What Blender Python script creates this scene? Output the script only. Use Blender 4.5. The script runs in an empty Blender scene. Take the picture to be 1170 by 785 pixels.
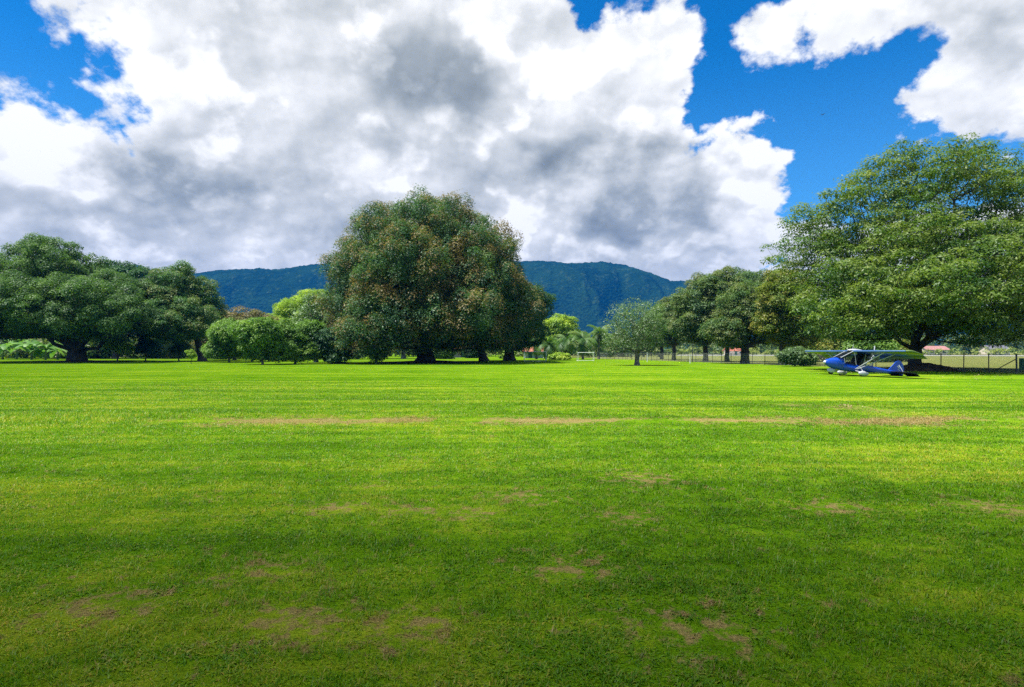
import bpy, math, random
import numpy as np
from mathutils import Vector, Matrix

SC = bpy.context.scene
COL = SC.collection
EYE = 1.55          # eye height of the photographer, metres
FPX = 700.0         # focal length in photo pixels (1170 wide)
HOR = 402.0         # horizon row of the photo

def depth(py):
    return EYE * FPX / (py - HOR)

def gx(px, Y):
    return (px - 585.0) / FPX * Y

def gz(py, Y):
    return EYE + (HOR - py) / FPX * Y

# ---------------------------------------------------------------- node helper
class NB:
    """small expression helper over a node tree"""
    def __init__(self, nt):
        self.nt = nt
        self.n = nt.nodes
        self.l = nt.links
    def node(self, typ, **kw):
        nd = self.n.new(typ)
        for k, v in kw.items():
            setattr(nd, k, v)
        return nd
    def put(self, sock, v):
        if v is None:
            return
        if isinstance(v, bpy.types.NodeSocket):
            self.l.new(v, sock)
        else:
            if sock.type == 'RGBA' and hasattr(v, '__len__') and len(v) == 3:
                v = (*v, 1.0)
            sock.default_value = v
    def m(self, op, a, b=None, c=None, clamp=False):
        nd = self.node('ShaderNodeMath', operation=op, use_clamp=clamp)
        for i, v in enumerate((a, b, c)):
            self.put(nd.inputs[i], v)
        return nd.outputs[0]
    def add(self, a, b): return self.m('ADD', a, b)
    def sub(self, a, b): return self.m('SUBTRACT', a, b)
    def mul(self, a, b): return self.m('MULTIPLY', a, b)
    def v(self, op, a, b=None, scale=None):
        nd = self.node('ShaderNodeVectorMath', operation=op)
        self.put(nd.inputs[0], a)
        if b is not None:
            self.put(nd.inputs[1], b)
        if scale is not None:
            self.put(nd.inputs['Scale'], scale)
        return nd.outputs['Value'] if op in ('DISTANCE', 'LENGTH', 'DOT_PRODUCT') else nd.outputs[0]
    def xyz(self, x, y, z=0.0):
        nd = self.node('ShaderNodeCombineXYZ')
        for i, q in enumerate((x, y, z)):
            self.put(nd.inputs[i], q)
        return nd.outputs[0]
    def sep(self, a):
        nd = self.node('ShaderNodeSeparateXYZ')
        self.put(nd.inputs[0], a)
        return nd.outputs
    def noise(self, vec, scale, detail=4, rough=0.5, lac=2.0, dist=0.0, col=False, dim='3D'):
        nd = self.node('ShaderNodeTexNoise', noise_dimensions=dim)
        self.put(nd.inputs['Vector'], vec)
        nd.inputs['Scale'].default_value = scale
        nd.inputs['Detail'].default_value = detail
        nd.inputs['Roughness'].default_value = rough
        nd.inputs['Lacunarity'].default_value = lac
        nd.inputs['Distortion'].default_value = dist
        return nd.outputs['Color'] if col else nd.outputs['Fac']
    def smooth(self, x, lo, hi, a=0.0, b=1.0):
        nd = self.node('ShaderNodeMapRange', interpolation_type='SMOOTHSTEP')
        self.put(nd.inputs[0], x)
        for i, q in enumerate((lo, hi, a, b)):
            self.put(nd.inputs[1 + i], q)
        return nd.outputs[0]
    def lin(self, x, lo, hi, a=0.0, b=1.0):
        nd = self.node('ShaderNodeMapRange', clamp=True)
        self.put(nd.inputs[0], x)
        for i, q in enumerate((lo, hi, a, b)):
            self.put(nd.inputs[1 + i], q)
        return nd.outputs[0]
    def mix(self, f, a, b, blend='MIX'):
        nd = self.node('ShaderNodeMix', data_type='RGBA', blend_type=blend)
        self.put(nd.inputs[0], f)
        self.put(nd.inputs[6], a)
        self.put(nd.inputs[7], b)
        return nd.outputs[2]

# ---------------------------------------------------------------- sun, sky
SUN_TO = Vector((-0.36, -0.10, 0.92)).normalized()
SUN_EL = math.asin(SUN_TO.z)
SUN_ROT = math.atan2(SUN_TO.x, SUN_TO.y)

def build_world():
    w = bpy.data.worlds.new('World')
    SC.world = w
    w.use_nodes = True
    nt = w.node_tree
    nt.nodes.clear()
    B = NB(nt)
    sky = B.node('ShaderNodeTexSky', sky_type='NISHITA')
    sky.sun_disc = False
    sky.sun_elevation = SUN_EL
    sky.sun_rotation = SUN_ROT
    sky.altitude = 300
    sky.air_density = 1.0
    sky.dust_density = 0.3
    sky.ozone_density = 3.0
    # the saturated deep blue of the place: gain per channel on the clear sky
    clear = B.mix(1.0, sky.outputs[0], SKY_GAIN, 'MULTIPLY')
    tc = B.node('ShaderNodeTexCoord').outputs['Generated']
    x, y, z = B.sep(tc)
    zc = B.m('MAXIMUM', z, 0.0)
    az = B.m('ARCTAN2', x, y)
    rh = B.m('SQRT', B.add(B.mul(x, x), B.mul(y, y)))
    t = B.m('DIVIDE', z, B.m('MAXIMUM', rh, 0.02))
    p = B.xyz(az, t, 0.0)
    den = B.add(zc, 0.62)
    cl = B.xyz(B.m('DIVIDE', x, den), B.m('DIVIDE', y, den), 0.0)   # cloud layer coordinates

    def P(px, py):
        X = (px - 585) / FPX
        return math.atan(X), (HOR - py) / FPX / math.sqrt(1 + X * X)

    # ---- cumulus outline: union of round lobes, roughened by noise
    warp = B.noise(cl, 8.0, 3, 0.5, col=True, dim='2D')
    warp = B.v('SCALE', B.v('SUBTRACT', warp, (0.5, 0.5, 0.5)), scale=0.07)
    pw = B.v('ADD', p, warp)
    s = None
    for px, py, r in CLOUD_LOBES:
        a, b = P(px, py)
        k = r / FPX
        if abs(px - 585) > 300:
            k *= 0.86
        d = B.m('SUBTRACT', k, B.v('DISTANCE', pw, (a, b, 0)))
        s = d if s is None else B.m('MAXIMUM', s, d)
    for px, py, r in CLOUD_GAPS:
        c_, d_ = P(px, py)
        s = B.m('MINIMUM', s, B.m('SUBTRACT', B.v('DISTANCE', pw, (c_, d_, 0)), r / FPX))
    # cloud elsewhere in the sky (overhead, behind): broken cover from noise
    far = B.sub(B.noise(cl, 2.2, 3, 0.5, dim='2D'), 0.50)
    far = B.mul(far, 0.9)
    inview = B.mul(B.smooth(B.m('ABSOLUTE', az), 0.80, 1.05, 1, 0), B.smooth(t, 0.60, 0.85, 1, 0))
    s = B.add(B.mul(s, inview), B.mul(far, B.sub(1.0, inview)))

    def gauss(px, py, rx, ry):
        a, b = P(px, py)
        q = B.v('MULTIPLY', B.v('SUBTRACT', pw, (a, b, 0)), (FPX / rx, FPX / ry, 0))
        return B.m('POWER', 2.71828, B.mul(B.v('DOT_PRODUCT', q, q), -1.0))
    def gsum(lst):
        tot = None
        for px, py, rx, ry, amp in lst:
            g = B.mul(gauss(px, py, rx, ry), amp)
            tot = g if tot is None else B.add(tot, g)
        return tot
    n_big = B.noise(cl, 13.0, 6, 0.50, dim='2D')
    n_fine = B.noise(cl, 44.0, 4, 0.6, dim='2D')
    wisp = gsum(WISPY)
    nz = B.add(B.mul(B.sub(n_big, 0.5), 0.20), B.mul(B.sub(n_fine, 0.5), 0.06))
    nz = B.mul(nz, B.add(0.62, wisp))
    sd = B.add(s, nz)
    soft = B.add(0.012, B.mul(wisp, 0.035))
    alpha = B.smooth(sd, B.mul(soft, -0.6), soft)
    # ---- brightness of the cloud: thin edges glow, thick bases go grey, billows
    thick = B.smooth(sd, 0.0, 0.11)
    # billow relief: the same cloud noise sampled a little nearer to the sun
    up = B.v('ADD', p, (-0.012, 0.028, 0.0))
    reliefs = []
    for sc, dt, off in ((6.0, 3, 0.035), (17.0, 3, 0.013)):
        c0 = B.noise(cl, sc, dt, 0.55, dim='2D')
        c1 = B.noise(B.v('ADD', cl, (-off * 0.4, -off, 0)), sc, dt, 0.55, dim='2D')
        reliefs.append(B.sub(c0, c1))
    rel = B.add(B.mul(reliefs[0], 0.9), B.mul(reliefs[1], 0.55))
    def puff(vec, sc):
        nd = B.node('ShaderNodeTexVoronoi', feature='F1', voronoi_dimensions='2D')
        nd.inputs['Scale'].default_value = sc
        nd.inputs['Detail'].default_value = 1.0
        nd.inputs['Roughness'].default_value = 0.45
        B.put(nd.inputs['Vector'], vec)
        return nd.outputs['Distance']
    clw = B.v('ADD', cl, B.v('SCALE', B.v('SUBTRACT', B.noise(cl, 10.0, 4, 0.55, col=True, dim='2D'), (0.5, 0.5, 0.5)), scale=0.10))
    pf = B.sub(puff(B.v('ADD', clw, (-0.02, -0.05, 0)), 5.5), puff(clw, 5.5))
    rel = B.add(rel, B.mul(pf, 0.55))
    body = B.noise(cl, 4.5, 4, 0.5, dim='2D')
    dark = gsum(CLOUD_DARK)
    lite = gsum(CLOUD_LIGHT)
    lit = B.smooth(B.add(lite, B.mul(B.sub(n_big, 0.5), 1.1)), 0.06, 0.30)
    drk = B.smooth(B.add(dark, B.add(B.mul(B.sub(body, 0.5), 0.60), B.mul(B.sub(n_big, 0.5), 0.45))), 0.05, 0.75)
    v = B.sub(0.935, B.mul(thick, 0.13))
    v = B.sub(v, B.mul(B.mul(drk, 0.50), B.add(0.25, B.mul(thick, 0.75))))
    v = B.add(v, B.mul(lit, 0.24))
    v = B.add(v, B.mul(rel, B.add(0.42, B.mul(lit, 0.25))))
    v = B.add(v, B.mul(B.sub(n_fine, 0.5), 0.07))
    ramp = B.node('ShaderNodeValToRGB')
    B.put(ramp.inputs[0], v)
    el = ramp.color_ramp.elements
    el[0].position = 0.0; el[0].color = (0.17, 0.185, 0.20, 1)
    el[1].position = 1.0; el[1].color = (1.10, 1.10, 1.10, 1)
    for pos, c in ((0.25, (0.25, 0.285, 0.295)), (0.50, (0.415, 0.455, 0.47)), (0.75, (0.69, 0.715, 0.72))):
        e = el.new(pos); e.color = (*c, 1)
    ccol = B.v('SCALE', ramp.outputs[0], scale=5.7)
    # thin far veil low over the horizon
    lowv = B.smooth(t, 0.0, 0.50, 0.36, 0.0)
    clear2 = B.mix(lowv, clear, (2.0, 4.5, 7.2))
    outc = B.mix(alpha, clear2, ccol)
    bg = B.node('ShaderNodeBackground')
    bg.inputs['Strength'].default_value = 0.1
    B.put(bg.inputs['Color'], outc)
    out = B.node('ShaderNodeOutputWorld')
    B.l.new(bg.outputs[0], out.inputs['Surface'])
    w.cycles.sampling_method = 'MANUAL'
    w.cycles.sample_map_resolution = 512

SKY_GAIN = (0.035, 0.51, 0.88)
CLOUD_LOBES = [
    # low cover on the left and along the hills
    (-120, 300, 190), (60, 330, 190), (300, 330, 200), (520, 330, 200), (690, 310, 120), (790, 300, 80),
    # left shoulder under the blue gap
    (-45, 195, 84), (55, 212, 88), (130, 205, 84),
    # body of the great cumulus
    (168, 10, 88), (200, 70, 90), (225, 140, 98), (330, 60, 170), (470, 60, 170), (560, -30, 82),
    (570, 130, 150), (690, 87, 66), (618, 62, 62), (745, 62, 50), (768, 44, 30), (774, 112, 41),
    (766, 152, 40), (745, 190, 60),
    # right tower of the cumulus
    (856, 167, 28), (838, 200, 44), (860, 205, 32), (866, 240, 27), (848, 272, 44), (800, 240, 70),
    # cloud at the upper right
    (868, 28, 26), (884, 55, 17), (905, 12, 24), (962, 18, 42), (1000, 22, 43), (935, 5, 30), (925, 26, 24),
    (1045, -5, 44), (1100, 40, 54), (1072, 92, 38), (1110, 108, 50), (1165, 60, 85), (1180, 112, 42),
    (1240, 60, 100), (760, -18, 26), (698, 172, 55), (930, 310, 60), (1010, 330, 80), (1100, 330, 90), (1200, 330, 90),
]
CLOUD_GAPS = [(818, 138, 20), (834, 112, 30), (808, 166, 7), (62, 66, 44), (100, 108, 24), (20, 70, 30), (45, 100, 24), (1038, 60, 27)]
WISPY = [(70, 80, 90, 80, 0.8), (870, 40, 40, 40, 0.8), (760, 0, 60, 14, 0.7), (1000, 60, 90, 20, 0.15), (1060, 30, 20, 30, 0.5)]
CLOUD_DARK = [
    (500, 78, 80, 48, 0.72), (470, 110, 60, 30, 0.25), (432, 158, 30, 24, 0.45), (622, 188, 34, 24, 0.45), (735, 212, 75, 52, 1.15),
    (690, 240, 80, 22, 0.20), (790, 230, 40, 40, 0.20), (185, 196, 70, 32, 0.60), (240, 320, 400, 30, 0.05), (700, 300, 130, 12, 0.12), (560, 200, 60, 40, 0.2), (60, 130, 40, 15, 0.1), (230, 212, 50, 24, 0.25), (200, 258, 150, 18, 0.26), (20, 255, 80, 30, 0.15),
    (400, 252, 80, 30, 0.34), (370, 190, 50, 25, 0.25), (330, 130, 60, 70, 0.20), (650, 130, 50, 60, 0.10), (700, 130, 40, 50, 0.18),
    (560, 235, 60, 18, 0.14), (730, 262, 130, 12, 0.18), (860, 265, 26, 22, 0.15), (290, 60, 25, 60, 0.15),
    (820, 285, 90, 8, 0.25), (100, 285, 160, 12, 0.2), (740, 30, 200, 30, -0.05), (1120, 60, 40, 50, 0.22), (960, 20, 40, 15, 0.12), (1150, 10, 40, 20, 0.22),
]
CLOUD_LIGHT = [
    (90, 205, 60, 26, 0.25), (40, 165, 60, 40, 0.15), (225, 105, 40, 60, 0.18), (560, 30, 60, 50, 0.25), (640, 90, 40, 40, 0.18),
    (500, 150, 70, 20, 0.30), (590, 258, 18, 34, 0.35), (860, 200, 30, 60, 0.22), (790, 120, 40, 80, 0.22), (430, 30, 30, 40, 0.10),
    (260, 235, 40, 20, 0.28), (690, 60, 60, 25, 0.20), (750, 285, 60, 8, 0.20), (160, 20, 60, 60, 0.15),
    (370, 60, 30, 60, 0.12), (630, 290, 120, 10, 0.20), (130, 275, 60, 14, 0.22), (440, 215, 40, 16, 0.22), (655, 240, 26, 22, 0.20),
]

# ---------------------------------------------------------------- object helpers
def tag(o, label=None, cat=None, group=None, kind=None):
    if label: o['label'] = label
    if cat: o['category'] = cat
    if group: o['group'] = group
    if kind: o['kind'] = kind
    return o

def empty(name, loc, label, cat, group=None, rz=0.0):
    o = bpy.data.objects.new(name, None)
    o.empty_display_size = 0.3
    o.location = loc
    o.rotation_euler = (0, 0, rz)
    COL.objects.link(o)
    return tag(o, label, cat, group)

def link_mesh(name, me, mats, parent=None, smooth=False):
    o = bpy.data.objects.new(name, me)
    COL.objects.link(o)
    for m in (mats if isinstance(mats, (list, tuple)) else [mats]):
        me.materials.append(m)
    if smooth:
        me.polygons.foreach_set('use_smooth', np.ones(len(me.polygons), dtype=bool))
    if parent is not None:
        o.parent = parent
    return o

def np_mesh(name, verts, faces, attrs=None):
    """verts (n,3); faces (m,k) with one k for all"""
    me = bpy.data.meshes.new(name)
    verts = np.asarray(verts, dtype=np.float32)
    faces = np.asarray(faces, dtype=np.int32)
    m, k = faces.shape
    me.vertices.add(len(verts))
    me.vertices.foreach_set('co', verts.ravel())
    me.loops.add(m * k)
    me.loops.foreach_set('vertex_index', faces.ravel())
    me.polygons.add(m)
    me.polygons.foreach_set('loop_start', np.arange(0, m * k, k, dtype=np.int32))
    for an, av in (attrs or {}).items():
        at = me.attributes.new(an, 'FLOAT', 'POINT')
        at.data.foreach_set('value', np.asarray(av, dtype=np.float32))
    me.update(calc_edges=True)
    me.validate(verbose=False)
    return me

class MB:
    """collects simple shapes, becomes one mesh object"""
    def __init__(self):
        self.v = []
        self.f = []
    def face(self, pts):
        b = len(self.v)
        self.v.extend([tuple(p) for p in pts])
        self.f.append(tuple(range(b, b + len(pts))))
    def box(self, lo, hi, rz=0.0, at=(0, 0, 0), taper=1.0):
        b = len(self.v)
        cx, cy = (lo[0] + hi[0]) / 2, (lo[1] + hi[1]) / 2
        c, s = math.cos(rz), math.sin(rz)
        for z in (lo[2], hi[2]):
            k = 1.0 if z == lo[2] else taper
            for x, y in ((lo[0], lo[1]), (hi[0], lo[1]), (hi[0], hi[1]), (lo[0], hi[1])):
                x, y = cx + (x - cx) * k, cy + (y - cy) * k
                self.v.append((at[0] + x * c - y * s, at[1] + x * s + y * c, at[2] + z))
        for q in ((0, 3, 2, 1), (4, 5, 6, 7), (0, 1, 5, 4), (1, 2, 6, 5), (2, 3, 7, 6), (3, 0, 4, 7)):
            self.f.append(tuple(b + i for i in q))
        return self
    def tube(self, pts, rad, n=8, cap=True):
        pts = [Vector(p) for p in pts]
        if not hasattr(rad, '__len__'):
            rad = [rad] * len(pts)
        b = len(self.v)
        u = None
        for i, p in enumerate(pts):
            a = pts[max(0, i - 1)]
            c = pts[min(len(pts) - 1, i + 1)]
            d = (c - a).normalized()
            if u is None:
                u = d.orthogonal().normalized()
            else:
                u = (u - d * u.dot(d))
                u = u.normalized() if u.length > 1e-6 else d.orthogonal().normalized()
            w = d.cross(u)
            for k in range(n):
                t = 2 * math.pi * k / n
                self.v.append(tuple(p + (u * math.cos(t) + w * math.sin(t)) * rad[i]))
        for i in range(len(pts) - 1):
            for k in range(n):
                k2 = (k + 1) % n
                self.f.append((b + i * n + k, b + i * n + k2, b + (i + 1) * n + k2, b + (i + 1) * n + k))
        if cap:
            self.f.append(tuple(b + k for k in reversed(range(n))))
            e = b + (len(pts) - 1) * n
            self.f.append(tuple(e + k for k in range(n)))
        return self
    def loft(self, rings, cap=True):
        n = len(rings[0])
        b = len(self.v)
        for r in rings:
            self.v.extend([tuple(p) for p in r])
        for i in range(len(rings) - 1):
            for k in range(n):
                k2 = (k + 1) % n
                self.f.append((b + i * n + k, b + i * n + k2, b + (i + 1) * n + k2, b + (i + 1) * n + k))
        if cap:
            self.f.append(tuple(b + k for k in reversed(range(n))))
            e = b + (len(rings) - 1) * n
            self.f.append(tuple(e + k for k in range(n)))
        return self
    def solid(self, pts, off):
        """polygon pts extruded by vector off"""
        b = len(self.v)
        n = len(pts)
        off = Vector(off)
        self.v.extend([tuple(p) for p in pts])
        self.v.extend([tuple(Vector(p) + off) for p in pts])
        self.f.append(tuple(b + k for k in reversed(range(n))))
        self.f.append(tuple(b + n + k for k in range(n)))
        for k in range(n):
            k2 = (k + 1) % n
            self.f.append((b + k, b + k2, b + n + k2, b + n + k))
        return self
    def build(self, name, mat, parent=None, smooth=False):
        me = bpy.data.meshes.new(name)
        me.from_pydata(self.v, [], self.f)
        me.update()
        import bmesh
        bm = bmesh.new()
        bm.from_mesh(me)
        bmesh.ops.recalc_face_normals(bm, faces=bm.faces)
        bm.to_mesh(me)
        bm.free()
        o = link_mesh(name, me, mat, parent, smooth)
        if smooth:
            try:
                me.set_sharp_from_angle(angle=math.radians(50))
            except Exception:
                pass
        return o

# ---------------------------------------------------------------- value noise in numpy
def _hash(ix, iy, seed):
    h = (ix.astype(np.int64) * 374761393 + iy.astype(np.int64) * 668265263 + seed * 1274126177) & 0x7fffffff
    h = ((h ^ (h >> 13)) * 1274126177) & 0x7fffffff
    h = h ^ (h >> 16)
    return (h & 0xffff) / 65535.0

def vnoise(x, y, seed=0):
    xi = np.floor(x); yi = np.floor(y)
    fx = x - xi; fy = y - yi
    fx = fx * fx * (3 - 2 * fx); fy = fy * fy * (3 - 2 * fy)
    xi = xi.astype(np.int64); yi = yi.astype(np.int64)
    a = _hash(xi, yi, seed); b = _hash(xi + 1, yi, seed)
    c = _hash(xi, yi + 1, seed); d = _hash(xi + 1, yi + 1, seed)
    return (a * (1 - fx) + b * fx) * (1 - fy) + (c * (1 - fx) + d * fx) * fy

def fbm(x, y, oct=4, seed=0, gain=0.5):
    s = 0; a = 1; t = 0
    for i in range(oct):
        s = s + a * vnoise(x * 2 ** i, y * 2 ** i, seed + i * 17)
        t += a
        a *= gain
    return s / t

# ---------------------------------------------------------------- materials
def new_mat(name):
    m = bpy.data.materials.new(name)
    m.use_nodes = True
    m.node_tree.nodes.clear()
    B = NB(m.node_tree)
    out = B.node('ShaderNodeOutputMaterial')
    return m, B, out

def plain(name, col, rough=0.6, var=0.12, scale=3.0, metal=0.0, spec=0.4, bump=0.0, bscale=40.0):
    m, B, out = new_mat(name)
    tc = B.node('ShaderNodeTexCoord').outputs['Object']
    n = B.noise(tc, scale, 5, 0.6)
    dark = tuple(c * (1 - var) for c in col)
    lite = tuple(min(1, c * (1 + var)) for c in col)
    c = B.mix(B.smooth(n, 0.3, 0.7), dark, lite)
    p = B.node('ShaderNodeBsdfPrincipled')
    B.put(p.inputs['Base Color'], c)
    B.put(p.inputs['Roughness'], B.lin(n, 0.3, 0.7, rough * 0.85, min(1, rough * 1.15)))
    p.inputs['Metallic'].default_value = metal
    p.inputs['Specular IOR Level'].default_value = spec
    if bump:
        bp = B.node('ShaderNodeBump')
        bp.inputs['Strength'].default_value = bump
        bp.inputs['Distance'].default_value = 0.02
        B.put(bp.inputs['Height'], B.noise(tc, bscale, 4, 0.6))
        B.l.new(bp.outputs[0], p.inputs['Normal'])
    B.l.new(p.outputs[0], out.inputs['Surface'])
    return m

def leaf_mat(name, cols, tip=None, trans=0.38, gloss=0.022, rough=0.5, scale=0.35):
    """cols: dark, mid, light; per leaf variety from the 'rnd' attribute, clump variety from noise,
    'tip' colour on leaves flagged young ('tip' attribute)"""
    m, B, out = new_mat(name)
    tc = B.node('ShaderNodeTexCoord').outputs['Object']
    at = B.node('ShaderNodeAttribute', attribute_name='rnd').outputs['Fac']
    n = B.noise(tc, scale, 3, 0.55)
    f = B.add(B.mul(B.sub(n, 0.5), 2.0), B.add(0.5, B.mul(B.sub(at, 0.5), 0.42)))
    r = B.node('ShaderNodeValToRGB')
    B.put(r.inputs[0], f)
    e = r.color_ramp.elements
    e[0].position = 0.1; e[0].color = (*cols[0], 1)
    e[1].position = 0.95; e[1].color = (*cols[2], 1)
    k = e.new(0.5); k.color = (*cols[1], 1)
    c = r.outputs[0]
    if tip is not None:
        tp = B.node('ShaderNodeAttribute', attribute_name='tip').outputs['Fac']
        n2 = B.noise(B.v('ADD', tc, (31.0, 7.0, 3.0)), scale * 1.1, 3, 0.6)
        q = B.smooth(B.add(B.mul(tp, 0.62), B.add(B.mul(B.sub(n2, 0.5), 1.5), B.mul(B.sub(at, 0.5), 0.22))), 0.40, 0.62)
        tcol = B.mix(at, tip[0], tip[1])
        c = B.mix(q, c, tcol)
    d = B.node('ShaderNodeBsdfDiffuse')
    B.put(d.inputs['Color'], c)
    tr = B.node('ShaderNodeBsdfTranslucent')
    B.put(tr.inputs['Color'], B.mix(1.0, c, (1.15, 1.25, 0.55), 'MULTIPLY'))
    g = B.node('ShaderNodeBsdfGlossy')
    g.inputs['Roughness'].default_value = rough
    g.inputs['Color'].default_value = (0.9, 0.95, 1.0, 1)
    m1 = B.node('ShaderNodeMixShader')
    m1.inputs[0].default_value = trans
    B.l.new(d.outputs[0], m1.inputs[1]); B.l.new(tr.outputs[0], m1.inputs[2])
    m2 = B.node('ShaderNodeMixShader')
    m2.inputs[0].default_value = gloss
    B.l.new(m1.outputs[0], m2.inputs[1]); B.l.new(g.outputs[0], m2.inputs[2])
    B.l.new(m2.outputs[0], out.inputs['Surface'])
    return m

def bark_mat(name, col):
    m, B, out = new_mat(name)
    tc = B.node('ShaderNodeTexCoord').outputs['Object']
    st = B.v('MULTIPLY', tc, (1, 1, 0.25))
    n = B.noise(st, 6.0, 6, 0.65)
    n2 = B.noise(tc, 0.8, 3, 0.5)
    c = B.mix(B.smooth(n, 0.35, 0.7), tuple(q * 0.45 for q in col), tuple(q * 1.3 for q in col))
    c = B.mix(B.smooth(n2, 0.5, 0.75, 0, 0.5), c, (0.16, 0.19, 0.12))
    p = B.node('ShaderNodeBsdfPrincipled')
    B.put(p.inputs['Base Color'], c)
    p.inputs['Roughness'].default_value = 0.9
    bp = B.node('ShaderNodeBump')
    bp.inputs['Strength'].default_value = 0.8
    bp.inputs['Distance'].default_value = 0.06
    B.put(bp.inputs['Height'], n)
    B.l.new(bp.outputs[0], p.inputs['Normal'])
    B.l.new(p.outputs[0], out.inputs['Surface'])
    return m

M = {}
M['bark_dark'] = bark_mat('bark_dark', (0.065, 0.052, 0.042))
M['bark_grey'] = bark_mat('bark_grey', (0.20, 0.18, 0.15))
M['bark_pale'] = bark_mat('bark_pale', (0.38, 0.36, 0.31))
M['leaf_rain'] = leaf_mat('leaf_rain', ((0.042, 0.095, 0.028), (0.081, 0.171, 0.039), (0.154, 0.258, 0.055)))
M['leaf_dome'] = leaf_mat('leaf_dome', ((0.040, 0.110, 0.029), (0.073, 0.183, 0.044), (0.156, 0.293, 0.063)),
                          tip=((0.223, 0.191, 0.064), (0.127, 0.223, 0.048)))
M['leaf_brown'] = leaf_mat('leaf_brown', ((0.035, 0.091, 0.042), (0.066, 0.158, 0.057), (0.139, 0.230, 0.066)),
                           tip=((0.277, 0.171, 0.077), (0.224, 0.189, 0.059)), scale=0.33)
M['leaf_dark'] = leaf_mat('leaf_dark', ((0.026, 0.080, 0.029), (0.047, 0.129, 0.040), (0.092, 0.192, 0.054)))
M['leaf_spray'] = leaf_mat('leaf_spray', ((0.038, 0.107, 0.024), (0.107, 0.198, 0.029), (0.240, 0.304, 0.041)),
                           tip=((0.225, 0.270, 0.055), (0.150, 0.230, 0.050)), trans=0.42)
M['leaf_bright'] = leaf_mat('leaf_bright', ((0.065, 0.153, 0.028), (0.136, 0.271, 0.038), (0.266, 0.401, 0.054)), trans=0.42)
M['leaf_lime'] = leaf_mat('leaf_lime', ((0.156, 0.274, 0.029), (0.302, 0.458, 0.040), (0.512, 0.604, 0.054)), trans=0.42)
M['leaf_olive'] = leaf_mat('leaf_olive', ((0.092, 0.113, 0.044), (0.169, 0.183, 0.063), (0.274, 0.256, 0.092)),
                           tip=((0.271, 0.176, 0.100), (0.223, 0.191, 0.080)))
M['leaf_grey'] = leaf_mat('leaf_grey', ((0.066, 0.132, 0.040), (0.119, 0.217, 0.059), (0.197, 0.301, 0.086)), gloss=0.05)
M['leaf_row'] = leaf_mat('leaf_row', ((0.051, 0.120, 0.044), (0.103, 0.197, 0.054), (0.183, 0.274, 0.073)),
                         tip=((0.190, 0.190, 0.060), (0.150, 0.205, 0.050)))
M['leaf_palm'] = leaf_mat('leaf_palm', ((0.047, 0.118, 0.024), (0.100, 0.195, 0.033), (0.224, 0.295, 0.059)))
M['leaf_banana'] = leaf_mat('leaf_banana', ((0.059, 0.153, 0.035), (0.130, 0.277, 0.059), (0.271, 0.425, 0.118)), trans=0.4)

# ---------------------------------------------------------------- trees
def unit(a):
    return a / np.maximum(np.linalg.norm(a, axis=-1, keepdims=True), 1e-9)

def sample_clumps(lobes, spacing, rng, zmin, shell=0.62, tries=14000, stray=0.0):
    L = np.asarray(lobes, float)
    w = (L[:, 3] * L[:, 4] * L[:, 5]) ** (2 / 3)
    w /= w.sum()
    k = rng.choice(len(L), tries, p=w)
    d = unit(rng.normal(size=(tries, 3)))
    rr = 0.45 + 0.55 * rng.random(tries) ** 0.45
    rr = np.where(rng.random(tries) < stray, rr * (1.03 + 0.15 * rng.random(tries)), rr)
    P = L[k, :3] + d * L[k, 3:6] * rr[:, None]
    q = np.min(np.linalg.norm((P[:, None, :] - L[None, :, :3]) / L[None, :, 3:6], axis=2), axis=1)
    ok = (P[:, 2] > zmin) & ((q > shell) | (rng.random(tries) < 0.10))
    P = P[ok]; q = q[ok]
    keep = []
    arr = np.empty((0, 3))
    for i in range(len(P)):
        if len(keep) == 0 or np.min(np.sum((arr[:len(keep)] - P[i]) ** 2, axis=1)) > spacing ** 2 * (0.6 + 0.8 * rng.random()):
            if len(arr) <= len(keep):
                arr = np.vstack([arr, np.empty((max(64, len(arr)), 3))])
            arr[len(keep)] = P[i]
            keep.append(i)
    return P[keep], q[keep]

def lumps_of(lobes, sp, rad, rng, zmin, zflat=0.72, stray=0.14):
    """break big lobes into the separate rounded boughs that a crown is made of"""
    L = [(a, b, c, max(.3, d - rad * .6), max(.3, e - rad * .6), max(.3, f - rad * .5)) for a, b, c, d, e, f in lobes]
    C, Q = sample_clumps(L, sp, rng, zmin + rad * 0.45, 0.66, tries=9000, stray=stray)
    out = []
    for c in C:
        r = rad * rng.uniform(0.72, 1.22)
        out.append((c[0], c[1], c[2], r * rng.uniform(.85, 1.2), r * rng.uniform(.85, 1.2), r * zflat * rng.uniform(.85, 1.15)))
    return out

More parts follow.
